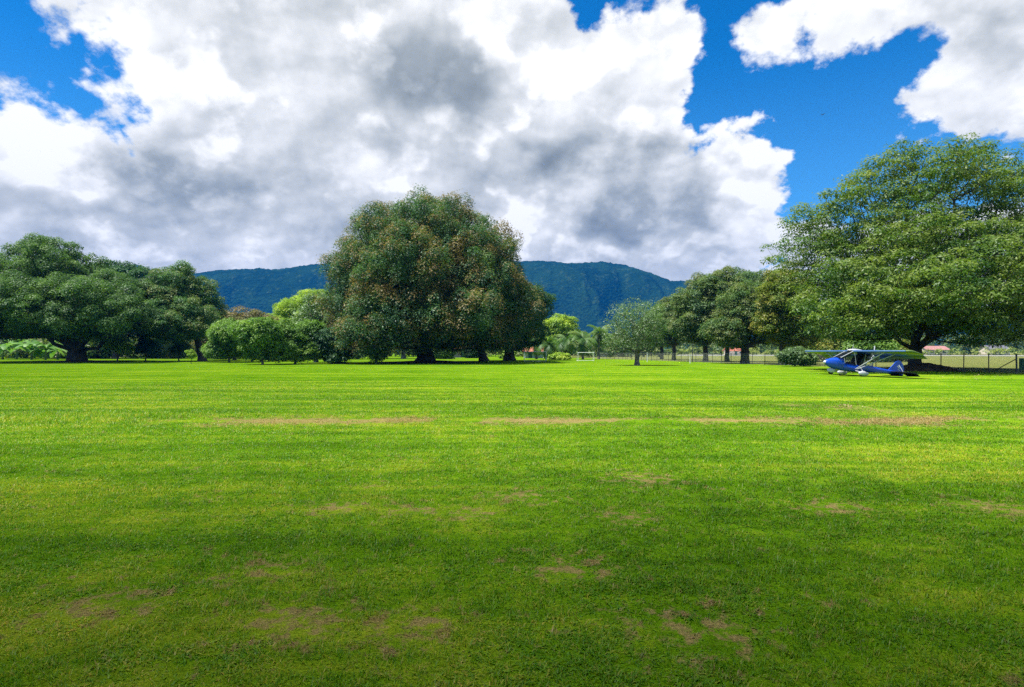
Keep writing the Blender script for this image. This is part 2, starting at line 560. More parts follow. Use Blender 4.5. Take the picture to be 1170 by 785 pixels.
def crown_mesh(name, C, Q, rc, per, leaf, flat, droop, rng, ragged=0.10, upbias=0.68, wid=0.5):
    n = len(C)
    rad = rc * (0.65 + 0.7 * rng.random(n))
    cnt = np.maximum(8, (per * (rad / rc) ** 2).astype(int))
    idx = np.repeat(np.arange(n), cnt)
    m = len(idx)
    d = unit(rng.normal(size=(m, 3)))
    fl = rng.random(m) < upbias
    d[:, 2] = np.where(fl, np.abs(d[:, 2]), d[:, 2])
    r = 0.55 + 0.5 * rng.random(m) ** 0.6
    out = rng.random(m) < ragged
    r = np.where(out, r * (1.1 + 0.35 * rng.random(m)), r)
    # each clump breaks into sprays of leaves
    spray = unit(rng.normal(size=(n, 7, 3)))
    spray[:, :, 2] = np.abs(spray[:, :, 2]) * 0.8
    pick = rng.integers(0, 7, m)
    mixw = 0.55 * rng.random(m)[:, None]
    d = unit(d * (1 - mixw) + spray[idx, pick] * mixw)
    off = d * (rad[idx] * r)[:, None]
    off[:, 2] *= flat
    off[:, 2] -= droop * rad[idx] * (np.linalg.norm(d[:, :2], axis=1) ** 2) * rng.random(m)
    P = C[idx] + off
    nor = unit(0.65 * d + np.array([0, 0, 0.5]) + 0.24 * rng.normal(size=(m, 3)))
    t = rng.normal(size=(m, 3)) + d * 0.6
    t[:, 2] -= 0.5
    t = unit(t - nor * np.sum(t * nor, axis=1, keepdims=True))
    b = np.cross(nor, t)
    Ls = leaf * (0.6 + 0.8 * rng.random(m))[:, None]
    Ws = Ls * wid
    V = np.empty((m, 4, 3))
    V[:, 0] = P - t * Ls * 0.5
    V[:, 1] = P + b * Ws * 0.5 - nor * Ls * 0.08
    V[:, 2] = P + t * Ls * 0.5 - nor * Ls * 0.12
    V[:, 3] = P - b * Ws * 0.5 - nor * Ls * 0.08
    F = np.arange(m * 4).reshape(m, 4)
    crnd = rng.random(n)
    rnd = np.repeat(0.5 * rng.random(m) + 0.5 * crnd[idx], 4)
    tipv = np.clip((Q[idx] - 0.55) / 0.5, 0, 1) * 0.55 + 0.45 * (r > 0.9) + 0.5 * (crnd[idx] - 0.5)
    return np_mesh(name, V.reshape(-1, 3), F, {'rnd': rnd, 'tip': np.repeat(tipv, 4)})

def grow(base, fork, C, rng, limbs=(), step=1.6, lean=0.35):
    """skeleton: trunk from base to fork, given limbs, then a limb towards every clump"""
    pos = [np.array(base, float)]
    par = [-1]
    base = np.array(base, float); fork = np.array(fork, float)
    nt = max(3, int(np.linalg.norm(fork - base) / 0.8))
    for i in range(1, nt + 1):
        t = i / nt
        pos.append(base + (fork - base) * t + np.array([rng.normal() * 0.06, rng.normal() * 0.06, 0]) * (t < 1))
        par.append(len(pos) - 2)
    forki = len(pos) - 1
    plen = [0.0] * len(pos)
    cand = [forki]
    for lb in limbs:
        start, pts = lb
        j = 1 + int(start * (nt - 1))
        for p in pts:
            a = pos[j]
            p = np.array(p, float)
            ns = max(1, int(np.linalg.norm(p - a) / step))
            for s in range(1, ns + 1):
                pos.append(a + (p - a) * s / ns + rng.normal(size=3) * 0.10 * (s < ns))
                par.append(j)
                plen.append(plen[j] + np.linalg.norm(pos[-1] - pos[j]))
                j = len(pos) - 1
                cand.append(j)
    order = np.argsort(np.linalg.norm(C - fork, axis=1))
    tips = []
    for ci in order:
        c = C[ci] - np.array([0, 0, 0.15])
        A = np.array([pos[j] for j in cand])
        pl = np.array([plen[j] for j in cand])
        cost = np.linalg.norm(A - c, axis=1) + lean * pl + 0.8 * np.maximum(0, A[:, 2] - c[2])
        j = cand[int(np.argmin(cost))]
        a = pos[j]
        L = np.linalg.norm(c - a)
        ns = max(1, int(L / step))
        bow = np.array([0, 0, 0.12 * L]) + rng.normal(size=3) * 0.07 * L
        for s in range(1, ns + 1):
            t = s / ns
            pos.append(a + (c - a) * t + bow * (4 * t * (1 - t)) * 0.5)
            par.append(j)
            plen.append(plen[j] + np.linalg.norm(pos[-1] - pos[j]))
            j = len(pos) - 1
            cand.append(j)
        tips.append(j)
    return np.array(pos), np.array(par), tips, nt

def limbs_mesh(name, pos, par, tips, r0, nt, expo=2.2, flare=1.7, twig=0.02):
    n = len(pos)
    w = np.zeros(n)
    for t in tips:
        w[t] += 1
    for i in range(n - 1, 0, -1):
        if w[i] == 0:
            w[i] = 0.5
        w[par[i]] += w[i]
    rad = np.maximum(twig, r0 * (w / w[0]) ** (1 / expo))
    ch = [[] for _ in range(n)]
    for i in range(1, n):
        ch[par[i]].append(i)
    for i in range(0, nt + 1):
        z = pos[i][2] - pos[0][2]
        rad[i] *= 1 + (flare - 1) * math.exp(-z / (r0 * 0.75 + 0.1))
    mb = MB()
    prim = [max(c, key=lambda k: w[k]) if c else -1 for c in ch]
    done = set()
    for i in range(n):
        if i != 0 and prim[par[i]] == i:
            continue
        # follow the primary chain from here
        chain = [] if i == 0 else [par[i]]
        j = i
        while j != -1:
            chain.append(j)
            j = prim[j]
        if len(chain) < 2:
            continue
        rr = [rad[q] for q in chain]
        if i != 0:
            rr[0] = min(rad[par[i]] * 0.9, rad[i] * 1.25)
        big = max(rr)
        rr[-1] *= 0.5
        mb.tube([pos[q] for q in chain], rr, 12 if big > 0.35 else (7 if big > 0.1 else 4), cap=False)
    me = bpy.data.meshes.new(name)
    me.from_pydata([tuple(map(float, p)) for p in mb.v], [], mb.f)
    me.update()
    return me

def px_lobes(Y, items, depth_k=0.9, front=0.0):
    """ellipsoid lobes from outline measures (centre and half-sizes in photo pixels) at distance Y"""
    out = []
    s = Y / FPX
    for it in items:
        px, py, rx, ry = it[:4]
        dy = it[4] if len(it) > 4 else 0.0
        ryy = it[5] if len(it) > 5 else rx * s * depth_k
        yy = Y + dy
        out.append((gx(px, yy), yy, gz(py, yy), rx * s, ryy, ry * s))
    return out

def tree(name, label, base, fork_h, lobes, leaf_m, bark='bark_dark', seed=1, spacing=1.6, rc=1.3, per=260, leaf=0.34,
         flat=0.75, droop=0.2, r0=0.4, zmin=1.5, limbs=(), cat='tree', group=None, lean=(0, 0), ragged=0.10, shell=0.62,
         step=1.6, wid=0.5, flare=1.7, trunk_name='trunk', upbias=0.68, lump=None, zflat=0.72, stray=0.14):
    rng = np.random.default_rng(seed)
    if lump:
        lobes = lumps_of(lobes, lump[0], lump[1], rng, zmin, zflat, stray)
    root = empty(name, base, label, cat, group)
    C, Q = sample_clumps(lobes, spacing, rng, zmin, shell, stray=0.10)
    b = np.array(base, float)
    C = C - b
    lb = [(s, [tuple(np.array(p) - b) for p in pts]) for s, pts in limbs]
    pos, par, tips, nt = grow((0, 0, -0.1), (lean[0], lean[1], fork_h), C, rng, lb, step)
    me = limbs_mesh('trunk', pos, par, tips, r0, nt, flare=flare)
    link_mesh(trunk_name, me, M[bark], root, smooth=True)
    cm = crown_mesh('crown', C, Q, rc, per, leaf, flat, droop, rng, ragged=ragged, wid=wid, upbias=upbias)
    link_mesh('crown', cm, M[leaf_m], root)
    return root

# ---------------------------------------------------------------- the trees of the lawn
def build_trees():
    # great spreading tree on the left, limbs low
    Y = 94.0
    bx = gx(88, Y)
    def LP(px, py, dy=0.0):
        return (gx(px, Y + dy), Y + dy, gz(py, Y + dy))
    tree('spreading_tree', 'huge dark green tree with low thick limbs and a very wide crown',
         (bx, Y, 0), 2.4,
         px_lobes(Y, [(48, 325, 62, 46), (12, 342, 58, 50), (100, 345, 70, 42), (-38, 350, 50, 46), (60, 352, 90, 36, -7), (140, 360, 40, 30, -2),
                      (60, 345, 80, 38, 9), (112, 354, 50, 32, -9, 7), (-5, 365, 50, 26, -6), (20, 315, 36, 30, 3), (48, 302, 46, 32), (48, 302, 40, 30, 3), (32, 302, 30, 20), (70, 312, 34, 26, -3)]),
         'leaf_rain', seed=11, lump=(4.0, 2.8), zflat=0.68, spacing=1.25, rc=1.05, per=247, leaf=0.26, flat=0.75, droop=0.25, r0=1.15, zmin=3.3, flare=1.35,
         limbs=((0.7, [LP(62, 393, -2), LP(45, 375, -3), LP(20, 352, -5)]),
                (0.9, [LP(84, 385, 1), LP(80, 360, 2), LP(70, 325, 2)]),
                (0.6, [LP(112, 398, -2), LP(128, 380, -3), LP(150, 372, -3), LP(178, 366, -3)]),
                (0.95, [LP(103, 386, 3), LP(118, 360, 4), LP(128, 335, 3)]),
                (0.8, [LP(95, 390, -4), LP(96, 370, -8), LP(100, 350, -10)])))
    Y = 103.0
    tree('domed_tree', 'dense rounded green tree whose dome rises at the right shoulder of the huge spreading tree',
         (gx(231, Y), Y, 0), 4.6,
         px_lobes(Y, [(197, 346, 44, 42), (216, 358, 32, 36), (178, 356, 36, 34), (206, 336, 34, 32), (228, 374, 20, 22), (200, 368, 44, 24, -5)]),
         'leaf_dome', seed=12, lump=(2.6, 2.1), spacing=1.1, rc=0.95, per=247, leaf=0.24, flat=0.8, r0=0.52, zmin=3.6, lean=(-1.0, 0))
    Y = 136.0
    tree('tall_tree', 'dark open-topped tree showing between the two broad crowns on the left',
         (gx(132, Y), Y, 0), 7.0,
         px_lobes(Y, [(112, 322, 26, 20), (138, 324, 26, 20), (160, 330, 26, 24), (125, 340, 40, 22)]),
         'leaf_dark', seed=13, spacing=1.9, rc=1.5, per=200, leaf=0.45, flat=0.6, r0=0.5, zmin=5, ragged=0.22)
    # little trees in the shade below
    for (px, Y, top, rx, lm, sd, lab) in (
            (134, 93, 382, 14, 'leaf_lime', 21, 'little yellow-green tree below the long right limb of the huge spreading tree'),
            (166, 97, 384, 12, 'leaf_dark', 22, 'small dark bushy tree in front of the brown-roofed house'),
            (205, 101, 388, 10, 'leaf_grey', 23, 'thin small grey-green tree in the shade left of the black trunk'),
            (219, 80, 399, 6, 'leaf_lime', 24, 'tiny bright yellow-green sapling standing in the sun on the lawn')):
        h = gz(top, Y)
        lo = h * 0.30
        r = rx * Y / FPX
        rg = np.random.default_rng(sd * 5)
        lobs = [(gx(px, Y), Y, h * .68, r * .55, r * .55, h * .30)]
        for k in range(5):
            an = k * 1.3 + rg.random()
            q = rg.uniform(.32, .55) * r
            lobs.append((gx(px, Y) + math.cos(an) * r * .6, Y + math.sin(an) * r * .5, h * rg.uniform(.42, .82), q, q, q * .7))
        big = h > 2
        tree('small_tree' if px != 219 else 'sapling', lab, (gx(px, Y), Y, 0), h * 0.34, lobs,
             lm, seed=sd, spacing=0.5 if big else .22, rc=0.42 if big else .16, per=80 if big else 50, leaf=0.22 if big else .13, r0=0.09 if big else .035,
             zmin=lo, step=0.5 if big else .2, ragged=0.25)
    # orchard group between the left trees and the big one
    orchard = [
        (262, 90, 368, 24, 'leaf_bright', 31, 'leftmost rounded bright green orchard tree beside the black trunk', 388),
        (288, 98, 372, 22, 'leaf_bright', 32, 'bright green orchard tree between the leftmost one and the largest one', 388),
        (300, 76, 370, 32, 'leaf_bright', 33, 'largest and nearest of the bright green orchard trees, low and bushy', 392),
        (337, 80, 372, 27, 'leaf_bright', 34, 'rightmost bushy bright green orchard tree, just left of the pale leaning trunk', 392),
        (318, 100, 378, 20, 'leaf_row', 35, 'darker orchard tree standing behind the gap of the two bushiest ones', 390),
        (384, 82, 378, 24, 'leaf_dark', 36, 'small dark green tree on a low soil mound left of the big brown-tipped tree', 398),
        (430, 80, 386, 16, 'leaf_bright', 37, 'small bright tree standing in front of the left skirt of the big brown-tipped tree', 400)]
    for px, Y, top, rx, lm, sd, lab, low in orchard:
        h = gz(top, Y)
        lo = max(0.35, gz(low + 19, Y))
        r = rx * Y / FPX
        cz = (h + lo) / 2
        rg = np.random.default_rng(sd * 7)
        lobs = [(gx(px, Y), Y, cz, r * .75, r * .75, (h - lo) / 2)]
        for k in range(8):
            an = k * 0.785 + rg.random()
            q = rg.uniform(.38, .62) * r
            zz = lo + (h - lo) * rg.uniform(.15, .86)
            lobs.append((gx(px, Y) + math.cos(an) * r * .62, Y + math.sin(an) * r * .62, zz, q, q, q * .8))
        tree('orchard_tree', lab, (gx(px, Y), Y, 0), max(0.7, lo * 1.2), lobs,
             lm, bark='bark_grey', seed=sd, spacing=0.62, rc=0.52, per=105, leaf=0.23, flat=0.8, r0=0.13, zmin=lo, step=0.7, ragged=0.28,
             group='orchard trees beside the big tree')
    Y = 116.0
    tree('brown_tree', 'brownish olive thin-leaved tree behind the bright orchard trees',
         (gx(268, Y), Y, 0), 3.0, px_lobes(Y, [(265, 376, 30, 20), (290, 380, 30, 22), (245, 380, 20, 22)]),
         'leaf_olive', bark='bark_grey', seed=41, spacing=1.2, rc=1.0, per=120, leaf=0.34, r0=0.25, zmin=2.5, ragged=0.25)
    Y = 134.0
    tree('lime_tree', 'tall tree with a yellow-green sunlit top behind the orchard, left of the big brown-tipped tree',
         (gx(352, Y), Y, 0), 5.0, px_lobes(Y, [(338, 364, 26, 24), (352, 352, 24, 18), (362, 346, 22, 13), (350, 376, 34, 24), (372, 364, 20, 26)]),
         'leaf_lime', bark='bark_grey', seed=42, lump=(2.4, 1.9), spacing=1.12, rc=0.98, per=213, leaf=0.29, r0=0.35, zmin=4)
    Y = 90.0
    tree('pale_tree', 'slim tree with a pale grey leaning trunk and thin grey-green leaves beside the orchard',
         (gx(361, Y), Y, 0), 6.2, px_lobes(Y, [(362, 362, 20, 22), (374, 376, 16, 20), (352, 376, 18, 18)]),
         'leaf_grey', bark='bark_pale', seed=43, spacing=1.3, rc=1.0, per=120, leaf=0.30, r0=0.24, zmin=3.5, ragged=0.25, lean=(0.5, 0))
    Y = 140.0
    tree('pale_tree', 'dark tree with a pale straight trunk under the giant brown-tipped dome',
         (gx(461, Y), Y, 0), 7.0, px_lobes(Y, [(440, 380, 30, 16), (465, 374, 34, 18)]),
         'leaf_dark', bark='bark_pale', seed=44, spacing=1.6, rc=1.3, per=170, leaf=0.45, r0=0.42, zmin=4)
    # the big brown-tipped tree in the middle
    Y = 88.0
    tree('brown_tipped_tree', 'giant domed tree with brownish leaf tips over a thick dark trunk',
         (gx(486, Y), Y, 0), 4.2,
         px_lobes(Y, [(490, 317, 110, 86), (490, 317, 110, 86), (490, 345, 122, 52), (488, 318, 84, 72, -6, 9), (402, 356, 36, 36), (574, 352, 36, 44),
                      (450, 366, 66, 34, -8, 8), (530, 362, 62, 36, -8, 8), (496, 254, 44, 24), (430, 380, 50, 20, -5), (528, 380, 58, 20, -5), (480, 378, 60, 22, 6)]),
         'leaf_brown', seed=51, lump=(3.3, 2.5), zflat=0.95, stray=0.03, spacing=1.2, rc=1.05, per=247, leaf=0.26, flat=0.95, droop=0.6, r0=1.0, zmin=2.0, ragged=0.16, flare=1.8, wid=0.42,
         limbs=((0.95, [LPf(470, 385, Y, -3), LPf(440, 350, Y, -5)]), (0.9, [LPf(505, 380, Y, -4), LPf(530, 345, Y, -6)]),
                (0.99, [LPf(488, 370, Y, 2), LPf(494, 310, Y, 2)])))
    Y = 99.0
    tree('dark_tree', 'thick-trunked dark tree half hidden behind the giant brown-tipped dome',
         (gx(553, Y), Y, 0), 4.0, px_lobes(Y, [(552, 365, 46, 32), (570, 350, 36, 36), (530, 372, 32, 24)]),
         'leaf_dark', seed=52, lump=(2.8, 2.2), spacing=1.2, rc=1.0, per=225, leaf=0.27, r0=0.6, zmin=3.2, lean=(-1.0, 0))
    Y = 108.0
    tree('dark_tree', 'deep green tree showing to the right of the giant brown-tipped dome',
         (gx(582, Y), Y, 0), 3.5, px_lobes(Y, [(598, 356, 27, 38), (582, 350, 32, 44), (604, 374, 23, 26), (580, 385, 34, 22)]),
         'leaf_dark', seed=53, lump=(2.6, 2.0), spacing=1.2, rc=1.0, per=240, leaf=0.27, r0=0.8, zmin=1.8)
    # behind the goals
    Y = 165.0
    tree('lime_tree', 'yellow-green round-topped tree rising above the short palms behind the white goals',
         (gx(640, Y), Y, 0), 4.5, px_lobes(Y, [(641, 374, 17, 12), (632, 384, 14, 12), (650, 380, 12, 9)]),
         'leaf_lime', bark='bark_grey', seed=54, spacing=1.5, rc=1.3, per=210, leaf=0.45, r0=0.3, zmin=4)
    Y = 71.0
    tree('grey_tree', 'thin-leaved olive grey tree with visible branches standing alone on the lawn right of the goals',
         (gx(728, Y), Y, 0), 1.5, px_lobes(Y, [(728, 378, 30, 30), (716, 372, 20, 24), (742, 376, 18, 26), (706, 388, 14, 18), (728, 392, 28, 14)]),
         'leaf_grey', bark='bark_grey', seed=55, spacing=0.95, rc=0.85, per=105, leaf=0.19, flat=1.0, droop=0.0, r0=0.24, zmin=1.7, ragged=0.35, step=0.8, shell=0.4, wid=0.35)
    Y = 128.0
    tree('dark_tree', 'dark short-trunked tree just right of the olive grey tree, far back by the fence',
         (gx(756, Y), Y, 0), 3.2, px_lobes(Y, [(756, 374, 24, 22), (744, 380, 16, 16), (770, 366, 20, 22)]),
         'leaf_row', seed=56, lump=(2.3, 1.8), spacing=1.05, rc=0.90, per=204, leaf=0.29, r0=0.34, flare=1.35, zmin=2.6)
    Y = 113.0
    tree('dark_tree', 'dark green tree next left of the three thick fence-side trunks',
         (gx(770, Y), Y, 0), 2.6, px_lobes(Y, [(772, 370, 20, 24), (786, 362, 18, 24), (764, 382, 14, 14)]),
         'leaf_row', seed=57, lump=(2, 1.6), spacing=0.98, rc=0.83, per=204, leaf=0.26, r0=0.34, flare=1.35, zmin=2.2)
    # three thick trunks by the fence
    g = 'thick-trunked trees along the fence'
    Y = 99.0
    tree('fence_tree', 'left of the three thick-trunked trees by the wire fence', (gx(806, Y), Y, 0), 2.6,
         px_lobes(Y, [(802, 358, 28, 38), (812, 342, 26, 28), (790, 370, 20, 24)]),
         'leaf_row', seed=58, lump=(2.3, 1.9), spacing=1.09, rc=0.94, per=232, leaf=0.25, r0=0.38, flare=1.35, zmin=2.8, group=g)
    Y = 97.0
    tree('fence_tree', 'middle one of the three thick-trunked trees by the wire fence', (gx(831, Y), Y, 0), 2.4,
         px_lobes(Y, [(832, 346, 36, 38), (846, 340, 34, 31), (822, 366, 30, 28)]),
         'leaf_row', seed=59, lump=(2.3, 1.9), spacing=1.12, rc=0.94, per=241, leaf=0.25, r0=0.34, flare=1.35, zmin=2.8, group=g)
    Y = 82.0
    tree('fence_tree', 'right and nearest of the three thick-trunked trees by the wire fence', (gx(851, Y), Y, 0), 2.2,
         px_lobes(Y, [(858, 356, 34, 32), (876, 350, 30, 38), (838, 376, 28, 18), (868, 376, 30, 18)]),
         'leaf_row', seed=60, lump=(2.1, 1.7), spacing=1.01, rc=0.83, per=232, leaf=0.22, r0=0.51, flare=1.35, zmin=2.3, group=g)
    Y = 74.0
    tree('yellow_tree', 'yellow-tinged leafy tree between the fence-side trunks and the great airy tree on the right',
         (gx(893, Y), Y, 0), 2.2, px_lobes(Y, [(896, 346, 26, 36), (884, 364, 20, 26), (908, 370, 26, 26), (900, 382, 24, 14)]),
         'leaf_lime2', seed=61, lump=(1.8, 1.5), spacing=0.90, rc=0.75, per=204, leaf=0.21, r0=0.3, zmin=1.4)
    # great tree on the right
    Y = 52.0
    tree('airy_tree', 'great airy tree with layered sprays of leaves spreading over the parked light aircraft',
         (gx(1046, Y), Y, 0), 2.6,
         px_lobes(Y, [(1080, 232, 88, 62), (1010, 262, 80, 56), (950, 296, 58, 50), (1150, 250, 78, 56), (1195, 290, 66, 56), (1060, 300, 130, 62),
                      (940, 330, 40, 40), (985, 345, 78, 44), (1110, 345, 100, 44), (1060, 330, 110, 50, -6, 6), (1010, 350, 80, 36, -6, 5), (1130, 318, 78, 50, -6, 5),
                      (1090, 198, 52, 32), (1205, 350, 60, 40), (1040, 350, 110, 40, 7, 6), (955, 255, 46, 34), (985, 228, 44, 30), (1150, 205, 52, 32), (1185, 225, 56, 36), (925, 285, 36, 34), (1040, 195, 60, 30), (1135, 370, 90, 24, -3, 5), (978, 370, 50, 18, -3, 5)], depth_k=0.95),
         'leaf_spray', seed=62, lump=(2.6, 2.1), zflat=0.62, spacing=1.06, rc=0.90, per=140, leaf=0.24, flat=0.46, droop=0.35, r0=0.46, zmin=1.9, ragged=0.25, step=1.1, shell=0.42, wid=0.40,
         flare=1.5,
         limbs=((0.55, [LPf(1030, 392, Y, -1), LPf(1010, 360, Y, -2), LPf(985, 320, Y, -3), LPf(960, 290, Y, -3)]),
                (0.9, [LPf(1060, 385, Y, -1), LPf(1075, 345, Y, -1), LPf(1085, 290, Y, 0), LPf(1090, 230, Y, 0)]),
                (0.8, [LPf(1065, 388, Y, -2), LPf(1100, 350, Y, -3), LPf(1140, 315, Y, -3)]),
                (0.95, [LPf(1040, 375, Y, 3), LPf(1030, 320, Y, 4), LPf(1035, 260, Y, 4)])))
    # bush beside the aircraft
    Y = 66.0
    tree('bush', 'loose grey-green bush on the lawn edge just left of the wing tip', (gx(908, Y), Y, 0), 0.5,
         px_lobes(Y, [(908, 408, 14, 9), (918, 409, 12, 8), (899, 408, 9, 7)]),
         'leaf_grey', seed=63, spacing=0.38, rc=0.36, per=70, leaf=0.20, r0=0.08, zmin=0.25, step=0.5, cat='bush', ragged=0.3, trunk_name='stem')

def LPf(px, py, Y, dy=0.0):
    return (gx(px, Y + dy), Y + dy, gz(py, Y + dy))
M['leaf_lime2'] = leaf_mat('leaf_lime2', ((0.070, 0.138, 0.024), (0.150, 0.225, 0.032), (0.290, 0.320, 0.040)),
                           tip=((0.30, 0.26, 0.035), (0.22, 0.22, 0.03)))

# ---------------------------------------------------------------- ground, lawn, hills, air
def G(px, py):
    Y = depth(py)
    return gx(px, Y), Y
DRY = []      # worn patches of the lawn: x, y, radius (metres)
for px, py, r in ((1135, 580, .34), (1160, 583, .26), (380, 580, .26), (300, 652, .26), (345, 706, .30), (330, 720, .22), (460, 722, .26), (478, 712, .18), (125, 690, .30), 
                  (467, 582, .25), (542, 587, .22), (735, 547, .40), (715, 590, .24), (955, 580, .28), (800, 722, .28), (660, 650, .24), (590, 567, .3),
                  (970, 466, .75), (905, 463, .5), (1010, 470, .5)):
    x, y = G(px, py)
    DRY.append((x, y, r))

def lawn_nodes(B):
    """colour of the turf from where it lies: clumps, mowing bands, worn soil; returns colour and dryness"""
    pos = B.node('ShaderNodeNewGeometry').outputs['Position']
    x, y, z = B.sep(pos)
    flat = B.xyz(x, y, 0.0)
    n1 = B.noise(flat, 0.22, 4, 0.55, dim='2D')
    n2 = B.noise(flat, 1.6, 4, 0.6, dim='2D')
    n3 = B.noise(flat, 9.0, 4, 0.65, dim='2D')
    band = B.noise(B.v('MULTIPLY', flat, (0.055, 0.75, 0)), 1.0, 4, 0.55, dim='2D')
    band2 = B.noise(B.v('MULTIPLY', flat, (0.16, 2.4, 0)), 1.0, 4, 0.6, dim='2D')
    f = B.add(B.mul(B.sub(n1, 0.5), 0.7), B.mul(B.sub(n2, 0.5), 0.8))
    f = B.add(f, B.mul(B.sub(n3, 0.5), 0.65))
    f = B.add(f, B.mul(B.sub(band, 0.5), 1.3))
    f = B.add(B.add(f, B.mul(B.sub(band2, 0.5), 0.7)), 0.5)
    r = B.node('ShaderNodeValToRGB')
    B.put(r.inputs[0], f)
    e = r.color_ramp.elements
    e[0].position = 0.05; e[0].color = (0.072, 0.185, 0.004, 1)
    e[1].position = 0.95; e[1].color = (0.330, 0.430, 0.022, 1)
    k = e.new(0.5); k.color = (0.148, 0.305, 0.008, 1)
    col = r.outputs[0]
    # worn soil
    d = None
    for px_, py_, rr in DRY:
        q = B.sub(1.0, B.mul(B.v('DISTANCE', flat, (px_, py_, 0)), 1.0 / (rr * 2.2)))
        d = q if d is None else B.m('MAXIMUM', d, q)
    strip = B.sub(1.0, B.mul(B.m('ABSOLUTE', B.sub(y, B.add(13.75, B.mul(B.sub(n1, 0.5), 1.6)))), 0.8))
    sx = B.smooth(x, -9.5, -6.0)
    strip = B.mul(B.m('MAXIMUM', strip, 0.0), B.mul(sx, B.smooth(B.noise(flat, 0.5, 3, 0.6, dim='2D'), 0.32, 0.56)))
    d = B.m('MAXIMUM', d, B.mul(strip, 1.0))
    gen = B.smooth(B.noise(B.v('ADD', flat, (17.3, 4.1, 0)), 1.1, 4, 0.62, dim='2D'), 0.55, 0.82, 0, 0.75)
    d = B.m('MAXIMUM', d, gen)
    dn = B.add(B.add(B.mul(d, 0.20), B.mul(strip, 0.17)), B.noise(flat, 7.0, 6, 0.72, dim='2D'))
    dry = B.smooth(dn, 0.60, 0.76, 0, 0.76)
    soil = B.mix(n3, (0.28, 0.180, 0.075), (0.52, 0.35, 0.17))
    col = B.mix(dry, col, soil)
    # rougher, paler field past the fence line
    past = B.smooth(B.sub(x, B.sub(44.0, B.mul(y, 0.165))), 0.0, 1.2)
    past = B.mul(past, B.smooth(y, 30, 36))
    fcol = B.mix(B.smooth(B.add(B.mul(band2, 0.6), B.mul(n2, 0.4)), 0.36, 0.62), (0.13, 0.20, 0.03), (0.30, 0.27, 0.11))
    col = B.mix(past, col, fcol)
    return col, dry, y, n3, n2

def build_ground():
    m, B, out = new_mat('turf')
    col, dry, y, n3, n2 = lawn_nodes(B)
    # thatch between the blades close by
    p = B.node('ShaderNodeBsdfDiffuse')
    p.inputs['Roughness'].default_value = 1.0
    pos = B.node('ShaderNodeNewGeometry').outputs['Position']
    tn = B.noise(pos, 55.0, 4, 0.7)
    col = B.mix(B.smooth(tn, 0.35, 0.65), B.mix(1.0, col, (0.55, 0.60, 0.6), 'MULTIPLY'), col)
    B.put(p.inputs['Color'], col)
    bp = B.node('ShaderNodeBump')
    bp.inputs['Strength'].default_value = 0.7
    bp.inputs['Distance'].default_value = 0.05
    B.put(bp.inputs['Height'], B.add(B.mul(n3, 1.0), B.mul(tn, 0.5)))
    B.l.new(bp.outputs[0], p.inputs['Normal'])
    B.l.new(p.outputs[0], out.inputs['Surface'])
    S = 3400
    # one sheet, finer near the lawn
    xs = np.concatenate([np.linspace(-S, -200, 12), np.linspace(-180, 180, 46), np.linspace(200, S, 12)])
    ys = np.concatenate([np.linspace(-400, -20, 8), np.linspace(-10, 240, 64), np.linspace(260, 3200, 14)])
    XX, YY = np.meshgrid(xs, ys)
    ZZ = (fbm(XX * 0.05, YY * 0.05, 3, 5) - 0.5) * 0.16 * np.clip((YY - 16) / 20, 0, 1)
    nx = len(xs)
    i, j = np.meshgrid(np.arange(nx - 1), np.arange(len(ys) - 1))
    a = (j * nx + i).ravel()
    F = np.stack([a, a + 1, a + 1 + nx, a + nx], axis=1)
    me = np_mesh('ground', np.stack([XX, YY, ZZ], axis=-1).reshape(-1, 3), F)
    o = link_mesh('ground', me, m, smooth=True)
    tag(o, 'wide mown yellow-green lawn with worn brown patches', 'ground', kind='structure')

